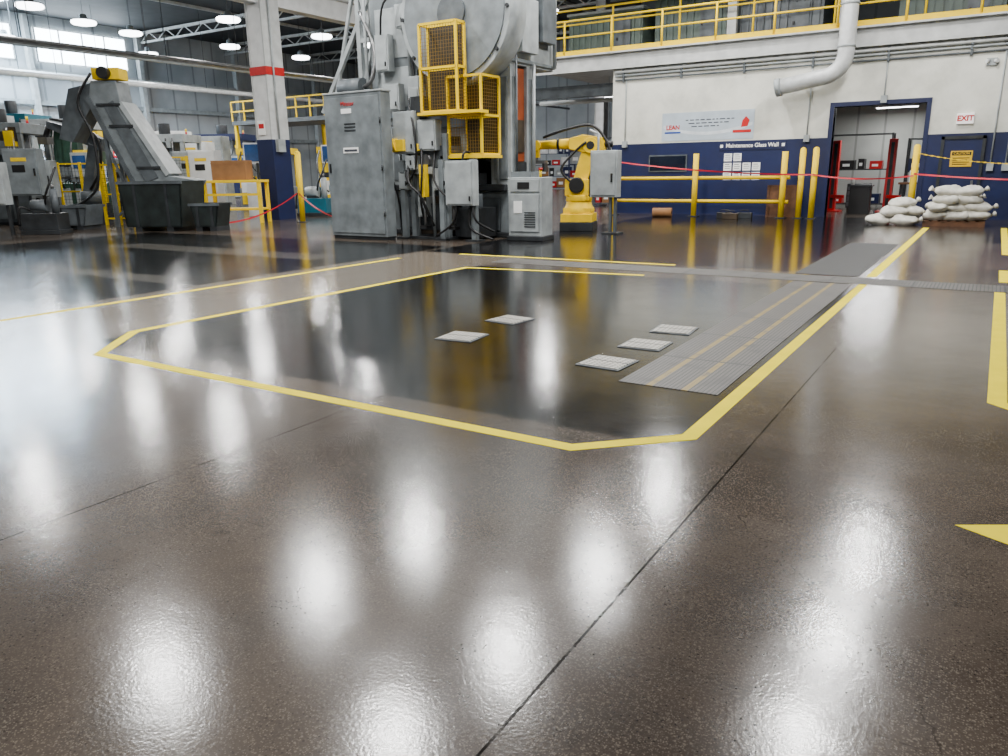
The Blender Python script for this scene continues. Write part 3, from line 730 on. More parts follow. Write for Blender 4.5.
for pts in ([(-2,-1.1,1.9),(-2,-1.3,1.4),(-1.6,-1.25,.9),(-1.4,-1.1,.3)],[(-1.3,-1.1,1.95),(-1.2,-1.3,1.3),(-.8,-1.3,.9)],[(-.3,-1.2,.78),(-.3,-1.25,.3),(.2,-1.1,.05)],[(-2.9,-.9,2.3),(-2.7,-1.1,1.7),(-2.5,-1.0,.9),(-2.6,-.8,.1)],[(-2.6,-.3,3.6),(-2.3,-.7,3.0),(-2.0,-1.0,2.8)],[(-2.7,-.2,5.5),(-2.4,-.4,4.6),(-2.3,-.5,3.4),(-2.1,-.9,2.8)],[(-.5,-1.2,1.75),(-.45,-1.1,1.9),(-.3,-.4,1.7)],[(-3.2,-.4,3.0),(-2.9,-.7,2.6),(-2.4,-1.1,2.4)],[(-3.3,-.4,4.6),(-3.0,-.6,5.2),(-2.6,-.3,5.6)],[(-1.9,-1.2,2.9),(-1.7,-1.3,2.3),(-1.75,-1.25,1.6),(-2.1,-1.2,1.2)],[(-.6,-1.3,.8),(-.7,-1.35,.4),(-1.2,-1.3,.1)],[(-.2,-1.3,.8),(-.1,-1.3,.45),(.1,-.9,.2)],[(-1.6,-1.2,2.0),(-1.5,-1.35,1.5),(-1.6,-1.3,.9),(-1.7,-1.1,.5)]):
    b=B(); b.hose(pts,.025,BLACK,8); part(pr,'hose',b)
for (x,z0,z1) in ((-2.42,.1,2.7),(-1.95,.05,1.9),(-1.5,.05,1.9)):
    b=B(); b.cy((x,-.95,z0),(x,-.95,z1),.035,LGREY,10); part(pr,'pipe',b)
b=B(); b.bx(-2.0,-1.2,-.9,-.3,.1,.95,BROWNM); b.bx(-1.95,-1.25,-.93,-.9,.2,.8,DGREY); part(pr,'lube_tank',b,bevel=.01)
b=B(); b.bx(-1.0,-.3,-.85,-.2,.05,.7,DGREY); b.cy((-.65,-.5,.7),(-.65,-.5,1.0),.16,MGREY,16); part(pr,'pump_unit',b,bevel=.01)
fx,fy=-2.05,-1.1
def F(b_): 
    b_.v=[(x+fx,y+fy,z) for (x,y,z) in b_.v]; return b_
b=B(); b.bx(0,.12,0,.12,0,2.3,GREY); b.bx(.95,1.07,0,.12,0,2.3,GREY); b.bx(0,.12,.7,.82,0,2.3,GREY); b.bx(.95,1.07,.7,.82,0,2.3,GREY); b.bx(-.05,1.12,-.05,.87,1.45,1.6,LGREY); b.bx(-.05,1.12,-.05,.87,0,.06,DGREY); part(pr,'feeder_frame',F(b),bevel=.006)
b=B(); b.bx(.1,.95,.05,.7,1.6,2.05,MGREY); b.cy((.1,-.05,1.82),(.1,.75,1.82),.14,STEEL,20); b.cy((.5,-.05,1.75),(.5,.75,1.75),.12,STEEL,20); part(pr,'feed_rolls',F(b))
b=B(); b.bx(-.55,.05,-.25,.0,1.95,2.2,YEL); b.cy((-.5,-.15,2.08),(-.18,-.15,2.08),.15,ROBY,18); b.bx(.1,.4,-.12,.0,1.95,2.1,YEL); part(pr,'yellow_motor',F(b),bevel=.006)
for x in (.5,1.3):
    b=B(); b.bx(x-.07,x+.07,-.2,-.05,.95,1.65,YEL); b.cy((x,-.12,.3),(x,-.12,.95),.035,STEEL); b.bx(x-.09,x+.09,-.22,-.03,.25,.32,BLACK); part(pr,'actuator',F(b),'yellow vertical actuator')
b=B(); b.hose([(.1,-.1,1.9),(.2,-.3,1.3),(.5,-.3,1.0),(.6,-.1,.5)],.03,BLACK,8); part(pr,'hose',F(b))
fx,fy=-4.3,0.0
for x in (0,.42):
    b=B(); b.bar((x,0,0),(x,0,8),.12,.12,LGREY); part(pr,'frame_post',F(b))
for z in (3.4,4.6,5.8,7):
    b=B(); b.bar((0,0,z),(.42,0,z),.1,.1,LGREY); part(pr,'frame_crossbar',F(b))
for p_,q_,w_ in (((-1.4,0,3.0),(.4,0,5.6),.1),((0,0,3.4),(.42,0,4.6),.07),((.42,0,4.6),(0,0,5.8),.07),((-1.2,0,0),(-1.2,0,3.2),.1),((-.9,0,3.4),(0,0,6.2),.07)):
    b=B(); b.bar(p_,q_,w_,w_,LGREY); part(pr,'diagonal_brace',F(b))
b=B(); b.cy((-.4,-.3,3.5),(.3,-.3,3.5),.22,MGREY,20); b.bx(-.5,.4,-.5,-.1,3.2,3.3,DGREY); b.hose([(.3,-.3,3.5),(.6,-.3,3.7),(.6,-.2,4.4),(.2,-.2,5.2)],.05,STEEL,8); part(pr,'air_tank',F(b))

# control console
cc=thing('control_console','light grey control console with top cooling unit','console',(-8.63,14.8,0),.1)
b=B(); b.bx(-.4,.4,-.3,.3,.1,1.35,LGREY); b.bx(-.43,.43,-.33,.33,0,.1,DGREY); part(cc,'console_body',b,bevel=.012)
b=B(); b.bx(-.34,.34,-.33,-.3,.2,1.0,LGREY); part(cc,'console_door',b,bevel=.006)
b=B(); b.bx(-.34,.34,-.33,-.3,1.05,1.31,LGREY); part(cc,'console_door',b,bevel=.006)
b=B(); b.bx(-.16,.12,-.345,-.33,1.11,1.25,BLACK); part(cc,'screen',b)
b=B(); b.bx(-.25,-.05,-.345,-.33,.6,.85,PAPER); part(cc,'paper_label',b)
b=B()
for i in range(7): b.bx(.0,.26,-.345,-.33,.3+i*.05,.32+i*.05,DGREY)
part(cc,'vent',b)
b=B(); b.bx(-.38,.1,-.2,.25,1.35,1.47,GREY); part(cc,'cooling_unit',b)
b=B(); b.cy((.33,-.2,1.35),(.33,-.2,1.5),.03,YEL,12); b.cy((.33,-.2,1.5),(.33,-.2,1.54),.045,RED,12); part(cc,'stop_button',b)

# robot
rb=thing('industrial_robot','yellow six axis industrial robot reaching into the press','robot',(-8.9,17.7,0),.3)
b=B(); b.bx(-.42,.42,-.42,.42,0,.22,DGREY); b.bx(-.4,.4,-.4,.4,.22,.42,ROBY); part(rb,'riser',b,'yellow and dark steel riser',bevel=.01)
b=B(); b.lathe([(.38,.42),(.4,.52),(.34,.6),(.3,.75)],ROBY,(0,0,0),24); b.bx(-.34,.34,-.34,.34,.42,.56,ROBY); part(rb,'robot_base',b)
b=B(); b.cy((0,0,.72),(0,0,.88),.33,ROBY,24); b.bx(-.32,.26,-.26,.26,.86,1.26,ROBY); b.cy((-.02,-.34,1.12),(-.02,.34,1.12),.19,BLACK,20); b.cy((.24,.05,.9),(.24,.05,1.35),.09,BLACK,14); part(rb,'turret',b,bevel=.02)
b=B(); b.prism([(-.2,1.05),(.14,1.0),(.44,1.85),(.44,2.18),(.2,2.22),(.08,1.95)],-.13,.13,ROBY); b.cy((.3,-.2,2.07),(.3,.2,2.07),.19,ROBY,20); b.cy((.3,-.22,2.07),(.3,-.2,2.07),.1,BLACK,16); part(rb,'lower_arm',b,bevel=.015)
b=B(); b.prism([(.66,1.93),(.64,2.24),(.1,2.33),(-.25,2.24),(-.25,1.99),(.1,1.9)],-.16,.16,ROBY); b.cy((.6,-.08,2.09),(.84,-.08,2.09),.08,BLACK,14); b.cy((.6,.09,2.09),(.8,.09,2.09),.07,BLACK,14); part(rb,'elbow_housing',b,bevel=.02)
b=B(); b.cy((-.22,0,2.12),(-1.05,0,2.1),.13,ROBY,18,.1); b.cy((-.5,0,2.12),(-.56,0,2.12),.14,BLACK,18); part(rb,'upper_arm',b)
b=B(); b.cy((-1.1,-.13,2.09),(-1.1,.13,2.09),.13,ROBY,18); b.bx(-1.24,-1.02,-.08,.08,1.8,2.08,ROBY); b.cy((-1.13,0,1.8),(-1.13,0,1.72),.08,STEEL,16); part(rb,'wrist',b)
b=B(); b.bx(-1.4,-.85,-.2,.2,1.65,1.73,STEEL); b.bx(-1.4,-1.34,-.2,.2,1.45,1.66,DGREY); b.bx(-.91,-.85,-.2,.2,1.45,1.66,DGREY); part(rb,'gripper',b)
b=B(); b.hose([(.3,-.26,.85),(.65,-.32,1.2),(.8,-.26,1.9),(.4,-.22,2.5),(-.2,-.18,2.48),(-.9,-.13,2.28)],.035,BLACK,8); part(rb,'cable_harness',b)
b=B(); b.hose([(-.1,-.3,1.15),(-.4,-.34,1.5),(-.1,-.24,1.9),(.2,-.22,2.15)],.03,BLACK,8); part(rb,'cable_harness',b)
b=B(); b.hose([(.25,.2,.8),(.65,.25,1.0),(.85,.2,1.6),(.6,.15,2.0)],.025,BLACK,8); part(rb,'cable_harness',b)

bx=thing('control_box','grey wall-type control box on a steel stand','control box',(-7.85,17.0,0),.05)
b=B(); b.bx(-.34,.34,-.14,.14,.85,1.92,LGREY); part(bx,'box_body',b,bevel=.012)
b=B(); b.bx(-.3,.3,-.17,-.14,.9,1.87,LGREY); part(bx,'box_door',b,bevel=.006)
b=B(); b.bx(.2,.24,-.2,-.17,1.2,1.4,BLACK); part(bx,'door_handle',b)
for x in (.14,.26):
    b=B(); b.bx(x-.03,x+.03,-.04,.04,0,.85,MGREY); part(bx,'stand_leg',b)
b=B(); b.bx(0,.4,-.2,.2,0,.03,DGREY); part(bx,'base_plate',b)
b=B(); b.tube([(-.2,0,1.9),(-.2,0,2.3),(-.5,.2,2.4)],.03,LGREY,8); part(bx,'conduit',b)

# ---------------------------------------------------------------- doorway interior
def lift(x,y):
    o=thing('vehicle_lift_post','red steel lift post inside the doorway','lift',(x,y,0),0,'red lift posts')
    b=B(); b.bx(-.12,.12,-.12,.12,0,2.3,RED); b.bx(-.05,.05,-.13,-.12,.1,2.2,DGREY); part(o,'post',b,bevel=.01)
    b=B(); b.bx(-.3,.3,-.3,.3,0,.03,RED); part(o,'base_plate',b)
    b=B(); b.bar((0,-.12,.5),(.4,-.4,.5),.1,.1,RED); part(o,'lift_arm',b)
lift(-4.65,28.3); lift(-2.95,28.3)
tc=thing('tool_chest','dark grey rolling tool chest with drawers','tool chest',(-3.9,28.8,0))
b=B(); b.bx(-.35,.35,-.25,.25,.1,.9,DGREY); part(tc,'chest_body',b,bevel=.01)
for i in range(4):
    b=B(); b.bx(-.32,.32,-.27,-.25,.16+i*.175,.31+i*.175,MGREY); d_=part(tc,'drawer',b)
    b=B(); b.bx(-.26,.26,-.29,-.27,.27+i*.175,.285+i*.175,STEEL); q_=part(d_,'drawer_handle',b)
for x in (-.28,.28):
    for y in (-.2,.2):
        b=B(); b.cy((x-.02,y,.05),(x+.02,y,.05),.05,BLACK,12); part(tc,'caster',b)
def shelf(x,y,w,hh,label='steel shelf loaded with boxes',rz=0,fr=MGREY,cols=(CARD,WHITE,RED,BLUE,LGREY,BLACK),dens=1.0):
    o=thing('storage_shelf',label,'shelf',(x,y,0),rz,'storage shelves')
    b=B()
    for xx in (-w/2,w/2):
        for yy in (-.3,.3): b.bx(xx-.03,xx+.03,yy-.03,yy+.03,0,hh,fr)
    n=max(2,int(hh/.7)); zl=[.1+i*(hh-.15)/(n-1) for i in range(n)]
    for z in zl: b.bx(-w/2,w/2,-.32,.32,z,z+.04,fr)
    part(o,'shelf_frame',b)
    gap=(hh-.15)/(n-1)-.06
    for z in zl[:-1]:
        xx=-w/2+.06
        while xx<w/2-.25:
            ww=random.uniform(.2,.5)*dens; hz=min(gap,random.uniform(.2,.5)*dens)
            if xx+ww>w/2-.03: break
            cxl=xx+ww/2; c_=B(); mt=random.choice(cols); c_.bx(-ww/2,ww/2,-.25,.25,0,hz,mt); c_.bx(-ww*.3,ww*.2,-.253,-.25,hz*.3,hz*.6,PAPER)
            solo('storage_box','storage box standing on a steel shelf','box',c_,(x+cxl*math.cos(rz),y+cxl*math.sin(rz),z+.041),rz,'boxes on the storage shelves')
            xx+=ww+random.uniform(.05,.2)
shelf(-4.6,31.5,2.6,2.6,fr=DGREY); shelf(-1.9,31.8,1.8,2.4,fr=DGREY)
b=B(); b.bx(-.3,.3,-.2,.2,0,.85,BLACK); b.bx(-.35,.35,-.25,.25,.85,.9,DGREY); b.cy((-.25,0,.9),(-.25,0,1.1),.05,WHITE); solo('utility_cart','black utility cart inside the doorway','cart',b,(-3.6,27.0,0))
b=B(); b.bx(-.6,.6,-.3,.3,.85,.92,WOOD); b.bx(-.55,-.48,-.25,.25,0,.85,DGREY); b.bx(.48,.55,-.25,.25,0,.85,DGREY); b.bx(-.3,.3,-.2,.2,.92,1.3,WHITE); solo('work_bench','workbench with white machine inside the doorway','bench',b,(-2.2,29.8,0))
for y in (27.2,30.6):
    b=B(); b.bar((-8.4,y,3.9),(2.4,y,3.9),.2,.3,MGREY); solo('steel_beam','grey steel beam inside the workshop','steel beam',b,group='workshop beams')
TUBE_E=emis('tube_lamp_diffuser',(.95,.98,1,1),12)
for (x,y) in ((-3.2,28.4),(-3.4,32.4),(-12.8,29)):
    zt=4.2 if x<-10 else 3.5
    o=thing('tube_lamp','white tube lamp under the mezzanine','ceiling lamp',(x,y,zt),0,'tube lamps under the mezzanine')
    b=B(); b.bx(-.7,.7,-.1,.1,.03,.12,WHITE); part(o,'lamp_body',b)
    b=B(); b.bx(-.68,.68,-.08,.08,0,.03,TUBE_E); part(o,'lamp_tube',b)
    for xx in (-.5,.5):
        b=B(); b.cy((xx,0,.1),(xx,0,4.99-zt),.01,STEEL,6); part(o,'hanger',b)
    L=bpy.data.lights.new('tube_light','AREA'); L.shape='RECTANGLE'; L.size=1.3; L.size_y=.16; L.energy=150
    lo=bpy.data.objects.new('lamp_light',L); COL.objects.link(lo); lo.parent=o; lo.location=(0,0,-.02)
shelf(-13,30,2.5,2.2,label='steel shelf with stock under the mezzanine'); 
b=B(); b.bar((-15,26.0,4.2),(-11.4,26.0,4.2),.25,.4,MGREY); solo('steel_beam','grey steel beam below the mezzanine','steel beam',b)
b=B(); b.cy((-15,26.5,3.9),(-11.4,26.5,3.9),.08,OFFW); solo('overhead_pipe','pale pipe running below the mezzanine','pipe',b,group='overhead pipes')

# ---------------------------------------------------------------- machines on the far side
def cabinet(x,y,w,d,z0,z1,mt,label,rz=0,name='electrical_cabinet'):
    o=thing(name,label,'cabinet',(x,y,0),rz)
    if z0<.15: z0=0
    b=B(); b.bx(-w/2,w/2,-d/2,d/2,z0,z1,mt); part(o,'cabinet_body',b,bevel=.01)
    b=B(); b.bx(-w/2+.03,w/2-.03,-d/2-.03,-d/2,z0+.04,z1-.04,mt); part(o,'cabinet_door',b,bevel=.005)
    b=B(); b.bx(w/2-.12,w/2-.08,-d/2-.06,-d/2-.03,(z0+z1)/2-.1,(z0+z1)/2+.1,BLACK); part(o,'door_handle',b)
    b=B(); b.bx(-w/4,w/5,-d/2-.04,-d/2-.03,z1-.35,z1-.25,YEL); part(o,'warning_label',b)
    b=B(); b.bx(-w/4,w/8,-d/2-.04,-d/2-.03,z1-.65,z1-.45,BLACK); part(o,'gauge_window',b)
    if z0>.15:
        for xx in (-w/2+.06,w/2-.06):
            b=B(); b.bx(xx-.04,xx+.04,-.04,.04,0,z0,DGREY); part(o,'stand_leg',b)
    return o
sc=thing('inclined_conveyor','grey inclined scrap conveyor with yellow drive head','conveyor',(-21.9,14.6,0),.55)
b=B(); b.prism([(1.1,.75),(1.5,1.35),(.6,1.5),(-.5,3.6),(-.55,4.2),(-1.3,4.2),(-1.42,3.7),(-.25,1.05),(.2,.7)],-.4,.4,GREY)
part(sc,'conveyor_trough',b,bevel=.02)
b=B(); b.prism([(.72,1.56),(.6,1.48),(-.56,3.55),(-.44,3.62)],-.45,.45,LGREY); part(sc,'side_rail',b)
b=B(); b.prism([(-.28,1.1),(-.38,1.05),(-1.5,3.7),(-1.38,3.8)],-.45,.45,MGREY); part(sc,'side_rail',b)
b=B(); b.prism([(.35,1.45),(-.05,1.3),(-1.0,3.5),(-.7,3.65)],-.43,-.4,MGREY); part(sc,'side_plate',b)
for z0,x_ in ((1.7,.15),(2.9,-.5),(3.5,-.8)):
    b=B(); b.bx(x_-.4,x_+.32,-.46,-.4,z0,z0+.07,DGREY); part(sc,'stiffener',b)
b=B(); b.bx(-1.2,-.4,-.45,.1,4.23,4.55,YEL); b.cy((-.8,-.65,4.4),(-.8,-.42,4.4),.17,BLACK,16); part(sc,'drive_head',b,'yellow drive motor head',bevel=.01)
b=B(); b.prism([(-1.3,4.15),(-1.4,3.5),(-2.1,2.5),(-2.5,2.6),(-2.0,4.0)],-.36,.36,MGREY); part(sc,'discharge_chute',b)
for x,z in ((-1.1,2.9),(.0,1.2)):
    for y in (-.36,.36):
        b=B(); b.bx(x-.05,x+.05,y-.05,y+.05,0,z,MGREY); part(sc,'support_leg',b)
b=B(); b.bar((-1.1,-.36,.3),(0,-.36,1.1),.06,.06,MGREY); part(sc,'brace',b)
b=B(); b.bar((-1.1,-.36,2.4),(-.4,-.36,.3),.06,.06,MGREY); part(sc,'brace',b)
b=B(); b.hose([(-1.2,-.5,4.4),(-1.7,-.5,3.6),(-1.4,-.5,2.6),(-1.5,-.5,1.2),(-2.3,-.5,.6)],.04,BLACK,8); part(sc,'hose',b)
def bin_(x,y,w,d,hh,mt,label,rz):
    o=thing('scrap_bin',label,'bin',(x,y,0),rz,'steel scrap bins')
    b=B(); t=.04
    b.prism([(-w/2+.12,.12),(w/2-.12,.12),(w/2,hh),(-w/2,hh)],-d/2,-d/2+t,mt); b.prism([(-w/2+.12,.12),(w/2-.12,.12),(w/2,hh),(-w/2,hh)],d/2-t,d/2,mt)
    b.prism([(-w/2+.12,.12),(-w/2+.16,.12),(-w/2+.04,hh),(-w/2,hh)],-d/2,d/2,mt); b.prism([(w/2-.16,.12),(w/2-.12,.12),(w/2,hh),(w/2-.04,hh)],-d/2,d/2,mt)
    b.bx(-w/2+.12,w/2-.12,-d/2,d/2,.12,.16,mt); part(o,'bin_body',b)
    for (y0_,y1_) in ((-d/2-.03,-d/2+.02),(d/2-.02,d/2+.03)):
        b=B(); b.bx(-w/2-.03,w/2+.03,y0_,y1_,hh-.07,hh,MGREY); part(o,'bin_rim',b)
    for xx in (-w/4,w/4):
        b=B(); b.bx(xx-.04,xx+.04,-d/2-.02,-d/2,.12,hh,DGREY); part(o,'stiffener',b)
        b=B(); b.bx(xx-.1,xx+.1,-d/2,d/2,0,.12,DGREY); part(o,'skid',b)
BIN=mat('bin_paint',(30,38,37),.5,.1,.35)
bin_(-19.9,13.5,1.9,1.2,1.35,BIN,'large dark grey steel scrap bin',.4)
bin_(-18.4,13.9,.85,.7,.75,BIN,'small dark steel bin beside larger bin',.4)
bin_(-22.9,12.7,1.1,.8,.7,MGREY,'grey steel bin beside conveyor legs',.4)
wt=thing('work_table','yellow steel work table with lower shelf','table',(-20.6,16.6,0),.5)
b=B(); b.bx(-.95,.95,-.4,.4,1.25,1.33,YEL); part(wt,'table_top',b,bevel=.008)
for x in (-.88,.88):
    for y in (-.34,.34):
        b=B(); b.bx(x-.05,x+.05,y-.05,y+.05,0,1.25,YEL); part(wt,'table_leg',b)
b=B(); b.bx(-.9,.9,-.36,.36,.4,.46,YEL); part(wt,'lower_shelf',b)
b=B(); b.bx(-.9,.9,-.38,-.32,.85,.92,YEL); part(wt,'cross_bar',b)
b=B(); b.bx(-.55,.55,-.3,.3,0,.6,CARD); b.bx(-.56,.56,-.31,.31,.5,.52,CARD); b.bx(-.04,.04,-.305,.305,.601,.604,TIE); solo('cardboard_box','brown cardboard box on yellow work table','box',b,(-20.7,16.6,1.33),.5)
cabinet(-23.7,11.8,.95,.4,1.0,2.3,GREY,'grey electrical box on steel stand with label',.6)
cabinet(-24.2,18.2,.8,.6,.1,2.0,WHITE,'white machine cabinet among equipment',.5)
cabinet(-22.9,17.3,.9,.6,.1,2.3,WHITE,'tall white machine cabinet behind conveyor',.5)
cabinet(-27.0,19.9,1.4,.8,.1,2.4,LGREY,'light grey machine cabinet among equipment',.5)
cabinet(-26.9,17.0,1.2,.8,.1,2.1,GREY,'grey machine cabinet among equipment',.5)
cabinet(-22.6,10.4,.6,.4,.8,1.9,LGREY,'small grey electrical box on stand',.7)
cabinet(-24.9,12.9,.7,.4,.9,2.0,LGREY,'small grey electrical box on stand',.6)
cabinet(-29.4,19.2,1.2,.8,.1,2.9,LGREY,'tall light grey cabinet among equipment',.5)
cabinet(-32.5,24.0,1.6,1.0,.1,3.0,WHITE,'tall white cabinet in the far hall',.5)
cabinet(-34.5,26.5,1.6,1.0,.1,3.4,LGREY,'tall light grey cabinet in the far hall',.5)
cabinet(-38.5,27.0,2.0,1.0,.1,3.8,WHITE,'tall white cabinet in the far hall',.5)
for (x,y) in ((-23.0,19.6),(-25.0,21.6),(-22.9,23.4)):
    o=thing('operator_kiosk','white operator kiosk with blue monitor screen','kiosk',(x,y,0),.5,'operator kiosks')
    b=B(); b.bx(-.4,.4,-.25,.25,0,1.2,WHITE); part(o,'kiosk_body',b,bevel=.01)
    b=B(); b.bx(-.45,.45,-.1,.1,1.9,2.6,WHITE); b.bx(-.03,.03,-.05,.05,1.2,1.9,DGREY); part(o,'monitor',b)
    b=B(); b.bx(-.4,.4,-.12,-.1,1.95,2.55,SCREEN); part(o,'screen',b)
def machine(x,y,w,d,hh,mt,mt2,label,rz=.55,seed=0,hoses=6):
    R=random.Random(seed)
    o=thing('production_machine',label,'machine',(x,y,0),rz)
    b=B(); b.bx(-w/2,w/2,-d/2,d/2,0,hh*.35,mt); b.bx(-w/2-.06,w/2+.06,-d/2-.06,d/2+.06,0,.1,DGREY)
    for i in range(3): b.bx(-w/2+.1+i*w/3,-w/2+w/3+i*w/3-.08,-d/2-.03,-d/2,.2,hh*.3,mt2)
    part(o,'machine_base',b,bevel=.01)
    b=B()
    for xx in (-w/2+.1,w/2-.1):
        for yy in (-d/2+.1,d/2-.1): b.bx(xx-.07,xx+.07,yy-.07,yy+.07,hh*.35,hh,mt2)
    b.bx(-w/2,w/2,-d/2,d/2,hh*.9,hh,mt2); part(o,'upper_frame',b,bevel=.008)
    b=B(); b.bx(-w*.3,w*.25,-d*.3,d*.3,hh*.55,hh*.9,mt); b.bx(-w*.15,w*.1,-d*.2,d*.2,hh*.4,hh*.55,STEEL); b.cy((0,0,hh),(0,0,hh*1.15),w*.1,DGREY,14); part(o,'tool_head',b,bevel=.01)
    for k_ in range(8):
        xx=R.uniform(-w/2,w/2*.8); zz_=R.uniform(hh*.25,hh*.85); ww=R.uniform(.15,.45)
        b=B(); b.bx(xx,xx+ww,-d/2-R.uniform(.1,.25),-d/2+.05,zz_,zz_+R.uniform(.15,.5),R.choice((DGREY,mt2,mt,LGREY,BROWNM,GREY,YEL,WHITE))); part(o,'service_box',b)
    for i in range(hoses):
        xa=R.uniform(-w/2,w/2); xb=R.uniform(-w/2,w/2)
        b=B(); b.hose([(xa,-d/2-.05,hh*.95),(xa+R.uniform(-.2,.2),-d/2-.25,hh*.7),((xa+xb)/2,-d/2-.22,hh*.5),(xb,-d/2-.05,hh*.3)],.03,R.choice((BLACK,BLACK,STEEL)),7); part(o,'hose',b)
    b=B(); b.bx(w*.28,w*.55,-d/2-.3,-d/2-.12,hh*.42,hh*.66,LGREY); b.bx(w*.31,w*.52,-d/2-.31,-d/2-.3,hh*.5,hh*.63,SCREEN); part(o,'control_panel',b)
    b=B(); b.cy((w*.4,0,hh),(w*.4,0,hh+.12),.04,RED,10); b.cy((w*.4,0,hh+.12),(w*.4,0,hh+.24),.04,YEL,10); part(o,'signal_beacon',b)
machine(-24.8,9.4,1.8,1.5,2.7,BROWNM,MGREY,'oily brown and grey forming machine with hoses',.6,seed=1,hoses=9)
machine(-28.0,13.4,2.2,1.8,3.2,MGREY,GREY,'grey machine with overhead frame and hoses',.6,seed=2,hoses=9)
machine(-23.0,7.8,1.5,1.3,1.7,DGREY,YEL,'low dark machine with yellow frame',.6,seed=3)
machine(-30.5,17.0,2.4,1.8,3.6,GREEN,LGREY,'green machine with grey overhead frame',.5,seed=4)
machine(-31.0,21.5,2.4,1.8,3.2,MGREY,LGREY,'grey machine with pale frame',.5,seed=5)
machine(-28.0,24.5,2.2,1.8,2.6,GREY,YEL,'grey machine with yellow frame',.5,seed=6)
machine(-24.6,26.0,2.2,1.8,2.6,TEAL,YEL,'teal machine with yellow frame',.5,seed=7)
machine(-30.5,10.5,2.0,1.6,3.0,MGREY,LGREY,'grey machine with tall pale frame',.5,seed=8,hoses=8)
machine(-36.5,21.0,2.6,2.0,3.6,GREEN,YEL,'green machine with yellow frame',.5,seed=9)
machine(-24.5,33.5,2.6,2.0,3.2,YEL,MGREY,'yellow machine with grey frame',.4,seed=10)
machine(-21.6,28.0,1.6,1.4,2.2,TEAL,LGREY,'teal machine with pale grey frame',.4,seed=11)
machine(-43,34,3.5,2.4,4.0,LGREY,BLUE,'large pale machine with blue frame',.5,seed=12)
machine(-44,25,3.5,2.4,4.2,MGREY,GREEN,'large grey machine with green frame',.6,seed=13)
machine(-33,44,3.5,2.4,3.6,GREY,YEL,'grey machine with yellow frame',.4,seed=14)
machine(-36,16,2.6,2,4.0,GREY,LGREY,'grey machine with tall pale frame',.5,seed=15)
machine(-40.5,20,2.6,2,4.4,LGREY,TEAL,'pale machine with teal frame',.5,seed=16)
machine(-27.2,37.5,2.6,2,4.4,MGREY,YEL,'grey machine with tall yellow frame',.5,seed=17)
def robot(x,y,rz,mt,label,s=1.0):
    o=thing('handling_robot',label,'robot',(x,y,0),rz,'handling robots')
    b=B(); b.bx(-.35*s,.35*s,-.35*s,.35*s,0,.6*s,DGREY); b.cy((0,0,.6*s),(0,0,.95*s),.28*s,mt,20); part(o,'robot_base',b)
    b=B(); b.prism([(-.18*s,.9*s),(.18*s,.9*s),(.55*s,2.2*s),(.28*s,2.3*s)],-.13*s,.13*s,mt); part(o,'lower_arm',b,bevel=.015)
    b=B(); b.prism([(.75*s,2.4*s),(.7*s,2.05*s),(-1.1*s,2.75*s),(-1.1*s,2.95*s),(.3*s,2.6*s)],-.11*s,.11*s,mt); part(o,'upper_arm',b,bevel=.015)
    b=B(); b.cy((-1.1*s,0,2.85*s),(-1.3*s,0,2.5*s),.08*s,BLACK,12); b.bx(-1.5*s,-1.15*s,-.12*s,.12*s,2.3*s,2.5*s,STEEL); part(o,'gripper',b)
    b=B(); b.hose([(.2*s,-.2*s,1.0*s),(.7*s,-.25*s,1.6*s),(.7*s,-.2*s,2.4*s),(0,-.15*s,2.8*s),(-.9*s,-.13*s,3*s)],.04*s,BLACK,8); part(o,'cable_harness',b)
robot(-24.9,14.3,.3,MGREY,'grey handling robot arm among machines',1.1)
robot(-26.8,11.3,2.6,MGREY,'grey handling robot arm among machines',1.1)
robot(-26.4,29.8,.5,ROBY,'yellow handling robot arm in the far hall',1.0)
def hyd(x,y,rz,mt,mt2,label,s=1.0):
    o=thing('hydraulic_unit',label,'hydraulic unit',(x,y,0),rz,'hydraulic power units')
    b=B(); b.bx(-.6*s,.6*s,-.4*s,.4*s,.12,.7*s,mt); b.bx(-.65*s,.65*s,-.45*s,.45*s,0,.12,DGREY); part(o,'oil_tank',b,bevel=.01)
    b=B(); b.cy((-.35*s,0,.95*s),(.15*s,0,.95*s),.2*s,mt2,18); b.bx(-.3*s,.1*s,-.15*s,.15*s,.7*s,.8*s,DGREY); part(o,'pump_motor',b)
    b=B(); b.cy((.4*s,0,.7*s),(.4*s,0,1.5*s),.12*s,mt2,16); b.cy((.4*s,0,1.5*s),(.4*s,0,1.65*s),.05*s,STEEL,10); part(o,'accumulator',b)
    b=B(); b.hose([(.15*s,-.1,1.0*s),(.3*s,-.3*s,1.3*s),(.5*s,-.3*s,1.7*s),(.6*s,0,2.2*s)],.03,BLACK,7); part(o,'hose',b)
    b=B(); b.hose([(-.4*s,-.1,.8*s),(-.6*s,-.35*s,.9*s),(-.7*s,-.35*s,.3*s)],.03,BLACK,7); part(o,'hose',b)
hyd(-21.9,11.2,.6,DGREY,MGREY,'dark hydraulic power unit beside machine',.8)
hyd(-25.6,16.4,.5,MGREY,TEAL,'grey and teal hydraulic power unit',.8)
hyd(-20.9,20.3,.4,TEAL,LGREY,'teal hydraulic power unit behind column',.9)
hyd(-21.5,22.2,.4,YEL,TEAL,'yellow and teal hydraulic power unit behind column',1.0)
hyd(-20.3,23.8,.4,LGREY,BLUE,'pale grey and blue hydraulic power unit',1.1)
